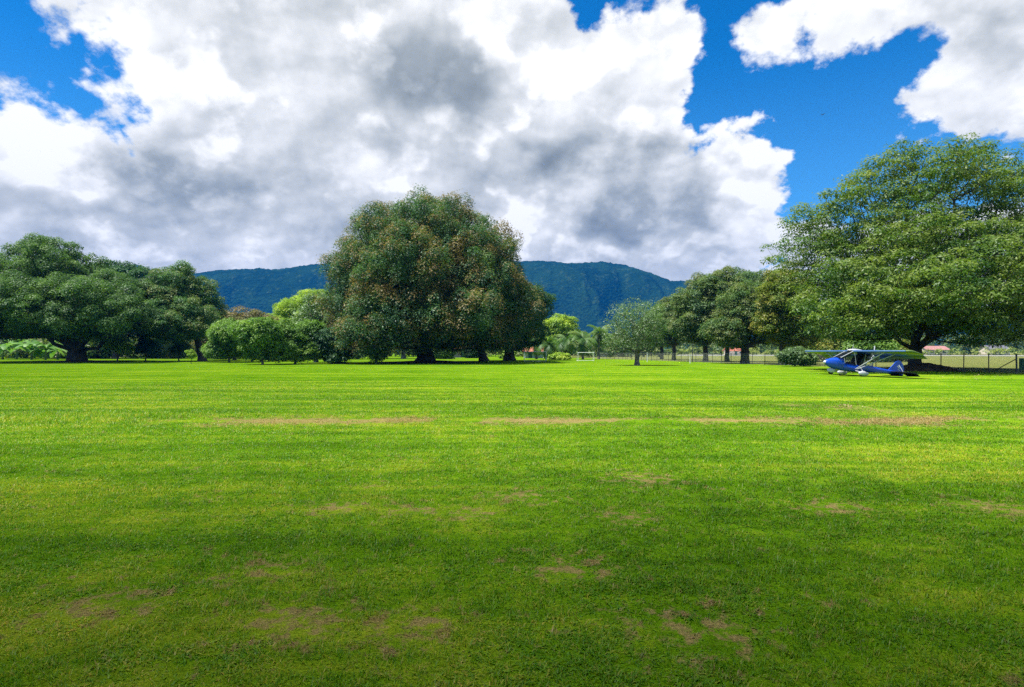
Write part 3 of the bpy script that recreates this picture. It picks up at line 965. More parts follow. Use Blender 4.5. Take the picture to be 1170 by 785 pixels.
def build_grass():
    rng = np.random.default_rng(7)
    N = 1450000
    Y0, Y1 = 1.2, 36.0
    u = rng.random(N)
    Y = (math.sqrt(Y0) + u * (math.sqrt(Y1) - math.sqrt(Y0))) ** 2
    X = (rng.random(N) * 2 - 1) * (0.96 * Y + 3.2)
    keep = rng.random(N) > np.clip((Y - 20) / 16, 0, 1)
    X = X[keep]; Y = Y[keep]
    n = len(X)
    # gather into tufts, thin on worn soil
    tuft = fbm(X * 7, Y * 7, 3, 3)
    big = fbm(X * 0.7, Y * 0.7, 3, 9)
    dry = np.zeros(n)
    for x, y, r in DRY:
        dry = np.maximum(dry, 1 - np.hypot(X - x, Y - y) / (r * 1.5))
    strip = np.clip(1 - np.abs(Y - 13.75) * 1.0, 0, 1) * (X > -8) * 1.2
    dry = np.maximum(dry, strip * (fbm(X * 0.5, Y * 0.5, 2, 4) > 0.42))
    dry = np.clip(dry * 0.9 + (fbm(X * 5, Y * 5, 4, 21, 0.65) - 0.5) * 2.4, 0, 1) * (0.15 + 0.85 * np.clip(dry * 2, 0, 1))
    keep = rng.random(n) > dry * 0.75
    keep &= rng.random(n) < np.clip(0.45 + 1.5 * (tuft - 0.30), 0.15, 1)
    X, Y, tuft, big, dry = X[keep], Y[keep], tuft[keep], big[keep], dry[keep]
    n = len(X)
    lush = np.exp(-((X + 11.5) / 5.0) ** 2 - ((Y - 14.5) / 1.5) ** 2)
    H = (0.017 + 0.019 * rng.random(n)) * (0.55 + 0.9 * tuft) * (0.7 + 0.6 * big) * (1 - 0.55 * dry) * (1 + 1.6 * lush)
    far = 1 + np.maximum(0, Y - 3.0) * 0.115
    W = (0.0030 + 0.0030 * rng.random(n)) * far
    H = H * (1 + (far - 1) * 0.12)
    weed = (fbm(X * 1.3, Y * 1.3, 3, 55) > 0.54) & (rng.random(n) < 0.30)
    W = np.where(weed, W * 2.0, W); H = np.where(weed, H * 0.75, H)
    stalk = rng.random(n) < 0.006
    H = np.where(stalk, H * 2.1, H); W = np.where(stalk, W * 0.6, W)
    az = rng.random(n) * 2 * np.pi
    ln = 0.25 + 1.0 * rng.random(n) ** 1.4          # lean of the blade
    dx, dy = np.cos(az), np.sin(az)
    wx, wy = -dy, dx
    flat_ = (rng.random(n) < 0.22) | weed
    ln = np.where(flat_, ln + 1.2, ln)
    V = np.empty((n, 5, 3), np.float32)
    base = np.stack([X, Y, np.full(n, -0.004)], 1)
    W2 = W[:, None] * 0.5
    side = np.stack([wx, wy, np.zeros(n)], 1)
    up1 = np.stack([dx * ln * H * 0.35, dy * ln * H * 0.35, H * 0.62], 1)
    up2 = np.stack([dx * ln * H * 1.0, dy * ln * H * 1.0, H * np.where(flat_, 0.45, 1.0)], 1)
    V[:, 0] = base - side * W2
    V[:, 1] = base + side * W2
    V[:, 2] = base + up1 + side * W2 * 0.95
    V[:, 3] = base + up1 - side * W2 * 0.95
    V[:, 4] = base + up2
    rnd = rng.random(n)
    o5 = np.arange(n, dtype=np.int32)[:, None] * 5
    me = bpy.data.meshes.new('grass')
    me.vertices.add(n * 5)
    me.vertices.foreach_set('co', V.ravel())
    loops = (o5 + np.array([[0, 1, 2, 3, 3, 2, 4]], np.int32)).ravel()
    me.loops.add(n * 7)
    me.loops.foreach_set('vertex_index', loops)
    me.polygons.add(n * 2)
    ls = (np.arange(n, dtype=np.int32)[:, None] * 7 + np.array([[0, 4]], np.int32)).ravel()
    me.polygons.foreach_set('loop_start', ls)
    at = me.attributes.new('rnd', 'FLOAT', 'POINT')
    at.data.foreach_set('value', np.repeat(rnd, 5).astype(np.float32))
    me.update(calc_edges=False)
    m, B, out = new_mat('grass_blade')
    col, dryn, y, n3, n2 = lawn_nodes(B)
    a = B.node('ShaderNodeAttribute', attribute_name='rnd').outputs['Fac']
    var = B.node('ShaderNodeValToRGB')
    B.put(var.inputs[0], a)
    e = var.color_ramp.elements
    e[0].position = 0.0; e[0].color = (0.55, 0.75, 0.8, 1)
    e[1].position = 1.0; e[1].color = (1.9, 1.15, 4.0, 1)
    for pz, c in ((0.38, (0.80, 0.95, 0.9)), (0.72, (1.12, 1.15, 1.1)), (0.79, (1.7, 1.05, 2.4))):
        k = e.new(pz); k.color = (*c, 1)
    c = B.mix(1.0, col, B.mix(dryn, var.outputs[0], (0.95, 0.95, 0.9)), 'MULTIPLY')
    d = B.node('ShaderNodeBsdfDiffuse')
    B.put(d.inputs['Color'], c)
    t = B.node('ShaderNodeBsdfTranslucent')
    B.put(t.inputs['Color'], B.mix(1.0, c, (1.1, 1.15, 0.6), 'MULTIPLY'))
    g = B.node('ShaderNodeBsdfGlossy')
    g.inputs['Roughness'].default_value = 0.45
    m1 = B.node('ShaderNodeMixShader'); m1.inputs[0].default_value = 0.40
    B.l.new(d.outputs[0], m1.inputs[1]); B.l.new(t.outputs[0], m1.inputs[2])
    m2 = B.node('ShaderNodeMixShader'); m2.inputs[0].default_value = 0.02
    B.l.new(m1.outputs[0], m2.inputs[1]); B.l.new(g.outputs[0], m2.inputs[2])
    B.l.new(m2.outputs[0], out.inputs['Surface'])
    o = link_mesh('grass', me, m)
    tag(o, 'short lawn grass blades with worn gaps in the foreground', 'grass', kind='stuff')

def build_hills():
    m, B, out = new_mat('hill_forest')
    tc = B.node('ShaderNodeNewGeometry').outputs['Position']
    v = B.node('ShaderNodeTexVoronoi', feature='F1')
    v.inputs['Scale'].default_value = 0.10
    B.put(v.inputs['Vector'], tc)
    n = B.noise(tc, 0.006, 6, 0.62)
    c = B.mix(B.smooth(n, 0.35, 0.65), (0.006, 0.022, 0.010), (0.017, 0.050, 0.018))
    c = B.mix(B.smooth(B.noise(tc, 0.03, 4, 0.65), 0.52, 0.68, 0, 0.9), c, (0.040, 0.075, 0.026))
    c = B.mix(B.smooth(v.outputs['Distance'], 0.1, 0.7, 0, 0.6), c, (0.005, 0.018, 0.008))
    p = B.node('ShaderNodeBsdfDiffuse')
    B.put(p.inputs['Color'], c)
    bp = B.node('ShaderNodeBump')
    bp.inputs['Strength'].default_value = 1.0
    bp.inputs['Distance'].default_value = 5.0
    B.put(bp.inputs['Height'], B.sub(B.noise(tc, 0.03, 5, 0.65), B.mul(v.outputs['Distance'], 0.9)))
    B.l.new(bp.outputs[0], p.inputs['Normal'])
    B.l.new(p.outputs[0], out.inputs['Surface'])
    YR = 2500.0
    prof = [(-2400, 330), (-400, 322), (0, 316), (120, 308), (157, 303), (190, 314), (222, 313), (250, 309), (300, 307), (320, 308), (345, 304), (365, 302), (420, 296), (480, 293), (540, 297), (590, 299),
            (620, 298), (650, 301), (690, 299), (720, 305), (745, 313), (765, 321), (795, 321), (830, 330), (880, 338), (960, 346), (1100, 356), (1300, 350), (2600, 350)]
    pxs = np.array([gx(p[0], YR) for p in prof])
    hs = np.array([gz(p[1], YR) for p in prof])
    xs = np.linspace(-3200, 3200, 760)
    ys = np.linspace(1350, 3100, 210)
    XX, YY = np.meshgrid(xs, ys)
    ridge = np.interp(XX * (YR / np.maximum(YY, 1)) * 0.35 + XX * 0.65, pxs, hs)
    t = np.clip((YY - 1400) / (YR - 1400), 0, 1)
    up = t * t * (3 - 2 * t) * 0.55 + t * 0.45
    back = np.clip((3100 - YY) / (3100 - YR), 0, 1)
    shape = up * np.where(YY > YR, back ** 0.7, 1)
    gul = np.clip(np.abs(fbm(XX * 0.0040, YY * 0.0012, 5, 31) - 0.5) * 4.2, 0, 1)
    gul2 = fbm(XX * 0.011, YY * 0.008, 4, 77)
    away = np.clip(1 - np.abs(YY - YR) / 330, 0, 1) ** 0.5
    ZZ = ridge * shape - (1 - away) * (260 * (1 - gul) * np.sin(np.pi * np.clip(shape, 0, 1)) + 30 * (gul2 - .5) * shape) + 9 * (fbm(XX * 0.05, YY * 0.05, 3, 3) - 0.5)
    # tree tops along the sky line
    ZZ += shape * 10 * (fbm(XX * 0.11, YY * 0.08, 2, 91) - 0.55)
    edge = np.clip(np.minimum(np.minimum(YY - 1350, 3100 - YY) / 60, (3200 - np.abs(XX)) / 60), 0, 1)
    ZZ = ZZ * edge - 2 * (1 - edge)
    nx = len(xs)
    i, j = np.meshgrid(np.arange(nx - 1), np.arange(len(ys) - 1))
    a = (j * nx + i).ravel()
    F = np.stack([a, a + 1, a + 1 + nx, a + nx], axis=1)
    o = link_mesh('hills', np_mesh('hills', np.stack([XX, YY, ZZ], axis=-1).reshape(-1, 3), F), m, smooth=True)
    tag(o, 'forested blue hills along the horizon behind the trees', 'hills', kind='structure')

def build_air():
    m, B, out = new_mat('air')
    pv = B.node('ShaderNodeVolumePrincipled')
    pv.inputs['Color'].default_value = HAZE_COL
    pv.inputs['Density'].default_value = HAZE_D
    pv.inputs['Anisotropy'].default_value = 0.0
    B.l.new(pv.outputs[0], out.inputs['Volume'])
    b = MB().box((-3600, -600, -4), (3600, 3300, 420))
    o = b.build('haze', m)
    tag(o, 'thin blue haze in the air before the hills', 'haze', kind='stuff')
HAZE_COL = (0.0, 0.22, 0.80, 1)
HAZE_D = 0.00013

def build_shade_cloud():
    """unseen cloud added high behind the camera so that its soft edge darkens the near lawn"""
    m, B, out = new_mat('shade_cloud_water')
    pv = B.node('ShaderNodeVolumePrincipled')
    pv.inputs['Color'].default_value = (0.97, 0.97, 0.98, 1)
    pv.inputs['Density'].default_value = 80.0 / 120.0
    B.l.new(pv.outputs[0], out.inputs['Volume'])
    R1, R2, c = 420.0, 170.0, 60.0
    gy = SHADE_CLOUD_EDGE - R2
    s = 700.0 / SUN_TO.z
    cx, cy_, cz = SUN_TO.x * s, gy + SUN_TO.y * s, 700.0
    rings = 40; seg = 160
    V = []; F = []
    for side in (1, -1):
        for i in range(rings + 1):
            r = math.sin(math.pi / 2 * i / rings)
            for k in range(seg):
                a = 2 * math.pi * k / seg
                x, y = math.cos(a) * r, math.sin(a) * r
                w = 1 + 0.05 * math.sin(5 * a + 1) * math.cos(a) ** 2
                wl = (0.75 + 0.5 * float(vnoise(np.array([x * 9 + 40]), np.array([y * 5 + 40]), 3)[0]))
                V.append((cx + x * R1 * w, cy_ + y * R2, cz + side * c * max(0.0, 1 - r * r) ** 1.5 * (wl * (1.5 if side > 0 else 0.5))))
    for sd in range(2):
        b = sd * (rings + 1) * seg
        for i in range(rings):
            for k in range(seg):
                q = (b + i * seg + k, b + i * seg + (k + 1) % seg, b + (i + 1) * seg + (k + 1) % seg, b + (i + 1) * seg + k)
                F.append(q if sd == 0 else q[::-1])
    me = bpy.data.meshes.new('cloud')
    me.from_pydata(V, [], F)
    import bmesh
    bm = bmesh.new(); bm.from_mesh(me)
    bmesh.ops.remove_doubles(bm, verts=bm.verts, dist=0.001)
    bmesh.ops.recalc_face_normals(bm, faces=bm.faces)
    bm.to_mesh(me); bm.free()
    o = link_mesh('cloud', me, m)  # added out of view, only to cut the sun on the near lawn
    tag(o, 'unseen cloud added overhead so its edge shades the near lawn', 'cloud', kind='stuff')
SHADE_CLOUD_EDGE = 10.2

def build_added_shade():
    """unseen wall and roof added behind and above the camera to shade the near lawn"""
    b = MB()
    b.box((-9, -4.2, -.1), (9, -4.0, 3.6))
    o = b.build('added_shade_wall', M['wall_cream'])  # added wall, never in view: blocks sky light from behind
    tag(o, 'unseen cream wall added behind the viewpoint to shade the lawn', 'wall', kind='structure')
    b = MB()
    b.solid([(-9.5, 2.25, 3.0), (9.5, 2.25, 3.0), (9.5, -4.4, 3.75), (-9.5, -4.4, 3.75)], (0, 0, .12))
    o = b.build('added_shade_roof', M['roof_brown'])  # added roof, never in view: dims the sky light on the near grass
    tag(o, 'unseen roof added over the viewpoint to shade the near lawn', 'roof', kind='structure')

def build_runway():
    m = plain('runway_gravel', (0.46, 0.45, 0.43), 0.95, 0.12, 0.3)
    V = []
    mb = MB()
    a = Vector((70, 258, 0)); b = Vector((420, 142, 0))
    d = (b - a).normalized(); nrm = Vector((-d.y, d.x, 0)) * 14
    mb.solid([a - nrm + Vector((0, 0, -.2)), b - nrm + Vector((0, 0, -.2)), b + nrm + Vector((0, 0, -.2)), a + nrm + Vector((0, 0, -.2))], (0, 0, 0.42))
    o = mb.build('runway', m)
    tag(o, 'pale gravel airstrip beyond the fence on the right', 'runway', kind='structure')

# ---------------------------------------------------------------- palms, bananas, far greenery
def palm(px, Y, h, fl, seed, label, lean=0.2):
    rng = np.random.default_rng(seed)
    root = empty('palm_tree', (gx(px, Y), Y, 0), label, 'palm', 'short palms behind the goals')
    pts = [(lean * t * t, 0.05 * math.sin(3 * t), h * t - 0.05 * (t == 0)) for t in np.linspace(0, 1, 7)]
    mb = MB(); mb.tube(pts, [0.30, 0.22, 0.19, 0.18, 0.17, 0.17, 0.15], 8)
    mb.build('trunk', M['bark_grey'], root, True)
    top = np.array(pts[-1])
    V = []; F = []; R = []
    for k in range(22):
        az = 2 * math.pi * k / 22 * 2.618 + rng.random() * 0.4
        el = math.radians(rng.uniform(-50, 75))
        L = fl * rng.uniform(0.75, 1.1)
        d = np.array([math.cos(az), math.sin(az), 0])
        side = np.array([-d[1], d[0], 0])
        p = top.copy(); ang = el
        n = 16
        rn = rng.random()
        for i in range(n):
            step = L / n
            q = p + (d * math.cos(ang) + np.array([0, 0, math.sin(ang)])) * step
            nrm = np.array([0, 0, 1]) * math.cos(ang) - d * math.sin(ang)
            w = fl * 0.24 * math.sin(math.pi * (0.12 + 0.85 * i / n)) ** 0.7
            for s in (-1, 1):
                tip = (p + q) / 2 + side * s * w + (q - p) * 1.2 - np.array([0, 0, w * (0.55 + 0.3 * rng.random())])
                b = len(V)
                V += [p, q, tip + (q - p) * 0.25, tip]
                F.append((b, b + 1, b + 2, b + 3)); R += [rn] * 4
            p = q; ang -= math.radians(95) / n * (0.7 + 0.6 * i / n)
    me = np_mesh('crown', np.array(V), np.array(F), {'rnd': R})
    link_mesh('crown', me, M['leaf_palm'], root)

def banana(px, Y, h, seed, label):
    rng = np.random.default_rng(seed)
    root = empty('banana_plant', (gx(px, Y), Y, 0), label, 'banana plant', 'banana plants at the left edge')
    mb = MB(); mb.tube([(0, 0, -.05), (0.05, 0, h * .22), (0.08, 0.03, h * .42)], [0.2, 0.16, 0.1], 8)
    mb.build('stem', M['bark_green'], root, True)
    V = []; F = []; R = []
    for k in range(14):
        az = 2.4 * k + rng.random()
        d = np.array([math.cos(az), math.sin(az), 0]); side = np.array([-d[1], d[0], 0])
        ang = math.radians(rng.uniform(20, 80)); L = h * rng.uniform(0.6, 0.9); n = 10
        p = np.array([0.08, 0.03, h * .38]); prev = None; rn = rng.random()
        for i in range(n + 1):
            t = i / n
            w = 0.33 * L * 0.42 * math.sin(math.pi * min(1, max(0.04, (t - 0.08) / 0.95))) ** 0.6
            dn = np.array([0, 0, -0.35 * w])
            b = len(V)
            V += [p + side * w + dn, p, p - side * w + dn]; R += [rn] * 3
            if prev is not None:
                F += [(prev, prev + 1, b + 1, b), (prev + 1, prev + 2, b + 2, b + 1)]
            prev = b
            p = p + (d * math.cos(ang) + np.array([0, 0, math.sin(ang)])) * L / n
            ang -= math.radians(rng.uniform(90, 125)) / n
    me = np_mesh('crown', np.array(V), np.array(F), {'rnd': R})
    link_mesh('crown', me, M['leaf_banana'], root)

def shrub(px, Y, w, h, lm, seed, label, group=None, name='shrub'):
    r = w / 2
    rng = np.random.default_rng(seed)
    x = gx(px, Y)
    lob = [(x, Y, h * .5, r, r * .8, h * .5)]
    for k in range(4):
        a = rng.random() * 6.28
        lob.append((x + math.cos(a) * r * .55, Y + math.sin(a) * r * .4, h * (.35 + .25 * rng.random()), r * .5, r * .5, h * .38))
    tree(name, label, (x, Y, 0), 0.3, lob, lm, seed=seed, spacing=max(.35, r * .3), rc=max(.4, r * .32), per=110, leaf=0.34,
         r0=0.1, zmin=0.2, step=0.8, cat='shrub', group=group, trunk_name='stem')

def build_far_green():
    rng = np.random.default_rng(99)
    # far wood closing the view: one mass
    Cs = []
    def rowof(x0, x1, y, h0, h1, n):
        for k in range(n):
            x = rng.uniform(x0, x1); h = rng.uniform(h0, h1); r = rng.uniform(2.5, 5)
            yy = y + rng.uniform(-14, 14)
            for q in range(16):
                d = unit(rng.normal(size=3)); d[2] = d[2] * 0.5
                Cs.append((x + d[0] * r, yy + d[1] * r, max(0.7, h * (0.55 + 0.9 * d[2]) + rng.uniform(-1, 1))))
    rowof(-290, -150, 230, 7, 12, 46)
    rowof(-190, -70, 196, 5, 8, 52)
    rowof(-75, 4, 205, 4, 7, 36)
    rowof(0, 45, 190, 4, 6, 24)
    rowof(16, 60, 262, 6, 10, 26)
    rowof(60, 140, 300, 5, 8, 34)
    rowof(90, 420, 325, 8, 14, 190)
    rowof(-125, -85, 152, 3.0, 5.5, 26)
    C = np.array(Cs)
    cm = crown_mesh('treeline', C, np.ones(len(C)), 1.7, 26, 1.1, 0.8, 0.2, rng)
    o = link_mesh('treeline', cm, M['leaf_row'])
    tag(o, 'far dark wood along the edge of the fields', 'treeline', kind='stuff')
    # light scrub past the airstrip
    Cs = []
    for k in range(420):
        x = rng.uniform(40, 330)
        y = 262 - 0.33 * (x - 60) + rng.uniform(24, 50)
        Cs.append((x, y, rng.uniform(0.3, 2.4) * (0.6 + 0.8 * rng.random())))
    C = np.array(Cs)
    cm = crown_mesh('scrub', C, np.ones(len(C)), 1.3, 34, 0.8, 0.9, 0.0, rng)
    o = link_mesh('scrub', cm, M['leaf_scrub'])
    tag(o, 'sunlit yellow-green scrub beyond the airstrip', 'scrub', kind='stuff')

    for k, (px, Y, h, fl, lean, lab) in enumerate((
            (613, 128, 3.6, 3.3, 0.1, 'short palm beside the red-roofed building, leftmost of the palms'),
            (628, 124, 3.3, 3.6, -0.2, 'short full palm below the yellow-green round-topped tree'),
            (647, 130, 4.0, 3.7, 0.2, 'short palm left of the right-hand white goal'),
            (666, 124, 4.2, 3.6, 0.1, 'palm standing right behind the right-hand white goal'),
            (684, 132, 5.6, 3.8, 0.2, 'tallest of the palms, beside the olive grey tree'))):
        palm(px, Y, h, fl, 300 + k, lab, lean)
    for k, (px, Y, h, lab) in enumerate((
            (3, 122, 5.2, 'banana plant at the very left edge of the view'), (19, 128, 6.0, 'tall banana plant with wide leaves, second from the left edge'),
            (36, 120, 5.4, 'banana plant with bright pale leaves catching the sun'), (52, 118, 5.0, 'banana plant just left of the huge trunk, between two others'),
            (66, 124, 4.4, 'small banana plant closest to the huge spreading trunk'))):
        banana(px, Y, h, 320 + k, lab)
    shrub(507, 132, 4.2, 3.3, 'leaf_bright', 341, 'round green shrub in front of the house with porch columns')
    shrub(579, 140, 3.4, 2.4, 'leaf_lime', 342, 'yellow-green shrub to the left of the red-roofed building')
    shrub(640, 118, 3.6, 1.0, 'leaf_lime', 343, 'low yellow-green shrub on the lawn between the two white goals')
    for k, (px, Y, w, h, lm, lab) in enumerate((
            (252, 128, 6, 2.6, 'leaf_bright', 'low shrub behind the leftmost bright orchard tree'), (284, 134, 7, 3.0, 'leaf_row', 'dull green shrub behind the second orchard tree'),
            (312, 126, 6, 2.4, 'leaf_bright', 'low shrub behind the largest orchard tree'), (346, 122, 6, 2.6, 'leaf_row', 'dull green shrub behind the rightmost bright orchard tree'),
            (398, 128, 6, 2.2, 'leaf_dark', 'dark shrub between the little dark tree and the low white garden wall'))):
        shrub(px, Y, w, h, lm, 360 + k, lab, 'shrubs behind the orchard')
    for k, (px, Y, w, h, lm, lab) in enumerate((
            (112, 142, 7, 4.2, 'leaf_dark', 'dark shrub to the right of the huge low-limbed trunk, beside the white wall'), (186, 146, 7, 4.6, 'leaf_dark', 'tall dark shrub at the far right of the brown-roofed house'),
            (205, 138, 6, 3.6, 'leaf_row', 'dull shrub in front of the tall dark one right of the brown-roofed house'), (243, 142, 6, 3.8, 'leaf_dark', 'dark shrub to the right of the black leaning trunk'),
            (84, 146, 7, 4.6, 'leaf_dark', 'dark shrub hidden mostly behind the huge low-limbed trunk'), (30, 150, 10, 5.0, 'leaf_dark', 'wide dark shrub behind the banana plants'))):
        shrub(px, Y, w, h, lm, 380 + k, lab, 'dark shrubs under the wide left crown')
    shrub(541, 150, 4.5, 2.6, 'leaf_dark', 371, 'dark shrub beside the right end of the house with porch columns')
    shrub(488, 138, 4.0, 2.4, 'leaf_dark', 372, 'dark shrub half hidden by the thick trunk of the giant dome')
    shrub(176, 150, 4.5, 2.2, 'leaf_dark', 373, 'dark shrub at the right end of the brown-roofed house')
    for k, (px, Y, w, h, lm, lab) in enumerate((
            (930, 100, 8, 4.0, 'leaf_bright', 'leafy shrub beyond the fence behind the loose grey-green bush'), (962, 96, 8, 4.2, 'leaf_lime2', 'yellow-tinged shrub beyond the fence above the aircraft nose'),
            (992, 92, 7, 3.6, 'leaf_bright', 'bright shrub beyond the fence above the aircraft cabin'), (1018, 96, 6, 3.2, 'leaf_lime2', 'pale shrub beyond the fence left of the forked trunk'))):
        shrub(px, Y, w, h, lm, 350 + k, lab, 'shrubs beyond the fence behind the aircraft')

M['leaf_scrub'] = leaf_mat('leaf_scrub', ((0.10, 0.17, 0.03), (0.20, 0.27, 0.05), (0.33, 0.36, 0.09)), trans=0.3, scale=0.05)
M['bark_green'] = plain('bark_green', (0.10, 0.15, 0.05), 0.6)

# ---------------------------------------------------------------- buildings
M['wall_cream'] = plain('wall_cream', (0.62, 0.55, 0.44), 0.9, 0.10, 0.8)
M['wall_white'] = plain('wall_white', (0.78, 0.77, 0.74), 0.85, 0.08, 0.9)
M['wall_teal'] = plain('wall_teal', (0.30, 0.44, 0.42), 0.85, 0.08, 0.9)
M['wall_green'] = plain('wall_green', (0.42, 0.55, 0.44), 0.85, 0.08, 0.9)
M['door_green'] = plain('door_green', (0.02, 0.12, 0.09), 0.5)
M['glass_dark'] = plain('glass_dark', (0.02, 0.025, 0.03), 0.12, 0.05, spec=0.8)
def roof_mat(name, col):
    m, B, out = new_mat(name)
    tc = B.node('ShaderNodeTexCoord').outputs['Object']
    w = B.node('ShaderNodeTexWave')
    w.inputs['Scale'].default_value = 1.2
    w.inputs['Distortion'].default_value = 0.3
    B.put(w.inputs['Vector'], tc)
    n = B.noise(tc, 1.3, 5, 0.6)
    c = B.mix(B.smooth(n, 0.3, 0.7), tuple(q * 0.65 for q in col), col)
    c = B.mix(B.mul(w.outputs['Fac'], 0.25), c, tuple(q * 0.5 for q in col))
    p = B.node('ShaderNodeBsdfPrincipled')
    B.put(p.inputs['Base Color'], c)
    p.inputs['Roughness'].default_value = 0.75
    B.l.new(p.outputs[0], out.inputs['Surface'])
    return m
M['roof_red'] = roof_mat('roof_red', (0.48, 0.15, 0.09))
M['roof_brown'] = roof_mat('roof_brown', (0.26, 0.12, 0.075))
M['roof_pink'] = roof_mat('roof_pink', (0.42, 0.20, 0.18))
M['roof_grey'] = roof_mat('roof_grey', (0.15, 0.15, 0.18))

def house(name, label, px, Y, w, d, hw, hr, wall, roof, door=None, wins=(), cols=(), over=0.5, rz=0.0, porch=0.0, extra=None):
    """front faces the lawn; w wide, d deep, wall height hw, ridge height hr over the wall"""
    root = empty(name, (gx(px, Y), Y, 0), label, 'house', rz=rz)
    b = MB(); b.box((-w / 2, 0, -.1), (w / 2, d, hw))
    b.solid([(-w / 2, 0.01, hw), (-w / 2, d - .01, hw), (-w / 2, d / 2, hw + hr)], (w, 0, 0))
    b.build('wall', M[wall], root)
    r = MB()
    th = 0.14; e = over; y0 = -e - porch
    k = hr / (d / 2)
    zf = hw - k * e - porch * 0.12
    r.solid([(-w / 2 - e, y0, zf + .03), (-w / 2 - e, d / 2, hw + hr + .03), (-w / 2 - e, d / 2, hw + hr + th + .03), (-w / 2 - e, y0, zf + th + .03)], (w + 2 * e, 0, 0))
    r.solid([(-w / 2 - e, d + e, hw - k * e + .03), (-w / 2 - e, d / 2 + .003, hw + hr + .03), (-w / 2 - e, d / 2 + .003, hw + hr + th + .03), (-w / 2 - e, d + e, hw - k * e + th + .03)], (w + 2 * e, 0, 0))
    ro = r.build('roof', M[roof], root)
    if door is not None:
        x, dw, dh, dm = door
        dd = MB().box((x - dw / 2, -.05, 0), (x + dw / 2, 0.02, dh)).build('door', M[dm], root)
        MB().box((x + dw * .3, -.11, dh * .45), (x + dw * .38, -.05, dh * .5)).build('handle', M['steel'], dd)
    for x, z, ww, wh in wins:
        f = MB()
        f.box((x - ww / 2 - .08, -.06, z - .08), (x + ww / 2 + .08, .02, z)); f.box((x - ww / 2 - .08, -.06, z + wh), (x + ww / 2 + .08, .02, z + wh + .08))
        f.box((x - ww / 2 - .08, -.06, z), (x - ww / 2, .02, z + wh)); f.box((x + ww / 2, -.06, z), (x + ww / 2 + .08, .02, z + wh))
        fo = f.build('window', M['wall_white'], root)
        MB().box((x - ww / 2, -.03, z), (x + ww / 2, .01, z + wh)).build('pane', M['glass_dark'], fo)
    for x in cols:
        c = MB(); c.tube([(x, y0 + .3, 0), (x, y0 + .3, zf + .05)], [0.16, 0.13], 10); c.box((x - .22, y0 + .08, 0), (x + .22, y0 + .52, .14))
        c.build('column', M['wall_white'], root)
    if extra: extra(root)
    return root

M['steel'] = plain('steel', (0.45, 0.46, 0.47), 0.35, 0.1, metal=0.9)
M['white_paint'] = plain('white_paint', (0.80, 0.81, 0.82), 0.35, 0.05)
M['post_dark'] = plain('post_dark', (0.055, 0.06, 0.055), 0.6, 0.2)
M['dead_leaf'] = plain('dead_leaf', (0.34, 0.26, 0.14), 0.8, 0.3, 20)
M['soil'] = plain('soil', (0.085, 0.058, 0.036), 1.0, 0.4, 3.0, bump=0.6, bscale=12)

def build_houses():
    def teal(root):
        MB().box((-2.6, -.04, 0), (-0.7, 0.0, 2.3)).build('wall_panel', M['wall_teal'], root)
    house('house', 'low cream house with a brown roof and dark green door beneath the wide left crown', 158, 165, 10.5, 7, 2.3, 1.1, 'wall_cream', 'roof_brown',
          door=(0.1 - .2, 1.5, 2.0, 'door_green'), wins=((2.9, .9, 1.3, 1.1),), cols=(1.0, 4.6), porch=1.6, extra=teal)
    house('house', 'beige house with white porch columns glimpsed beneath the giant brown-tipped crown', 524, 168, 10.5, 8, 2.7, 1.5, 'wall_cream', 'roof_brown',
          door=(1.2, 1.0, 2.1, 'door_green'), wins=((-2.6, .9, 1.4, 1.2), (3.6, .9, 1.2, 1.2)), cols=(-4.2, -1.2, 2.4, 4.9), porch=1.8)
    house('shelter', 'small pale green building with an orange-red roof behind the left goal', 610, 150, 4.8, 4, 1.75, 0.85, 'wall_green', 'roof_red',
          door=(-.9, .9, 1.6, 'door_green'), wins=((1.0, .8, 1.1, .7),), cols=(-2.3, 2.3), over=0.45, porch=0.8)
    house('house', 'far house with a long pinkish roof beyond the airstrip, right of the forked trunk', 1072, 300, 11, 8, 2.6, 1.7, 'wall_cream', 'roof_pink', door=(0, 1, 2.1, 'door_green'), wins=((-3, .9, 1.5, 1.2), (3, .9, 1.5, 1.2)))
    house('house', 'far house with a grey roof beyond the airstrip near the right edge', 1143, 290, 9, 8, 2.8, 1.8, 'wall_cream', 'roof_grey', door=(0, 1, 2.1, 'door_green'), wins=((-2.6, .9, 1.4, 1.2), (2.6, .9, 1.4, 1.2)))
    house('house', 'tiny far house with a red roof seen between two thick fence-side trunks', 841, 250, 6, 6, 2.0, 1.1, 'wall_cream', 'roof_red', door=(0, .9, 1.8, 'door_green'), wins=((1.9, .8, 1, .8),))
    for px, Y, w, h, lab in ((124, 158, 3.2, 1.25, 'low white garden wall left of the brown-roofed house'), (404, 166, 5.2, 1.05, 'low white garden wall seen under the left edge of the giant dome')):
        b = MB()
        x = gx(px, Y)
        b.box((x - w / 2, Y, -.1), (x + w / 2, Y + .2, h))
        n = max(2, int(w / 1.2))
        for k in range(n + 1):
            q = x - w / 2 + w * k / n
            b.box((q - .16, Y - .08, -.1), (q + .16, Y + .28, h + .18))
        tag(b.build('garden_wall', M['wall_white']), lab, 'wall')

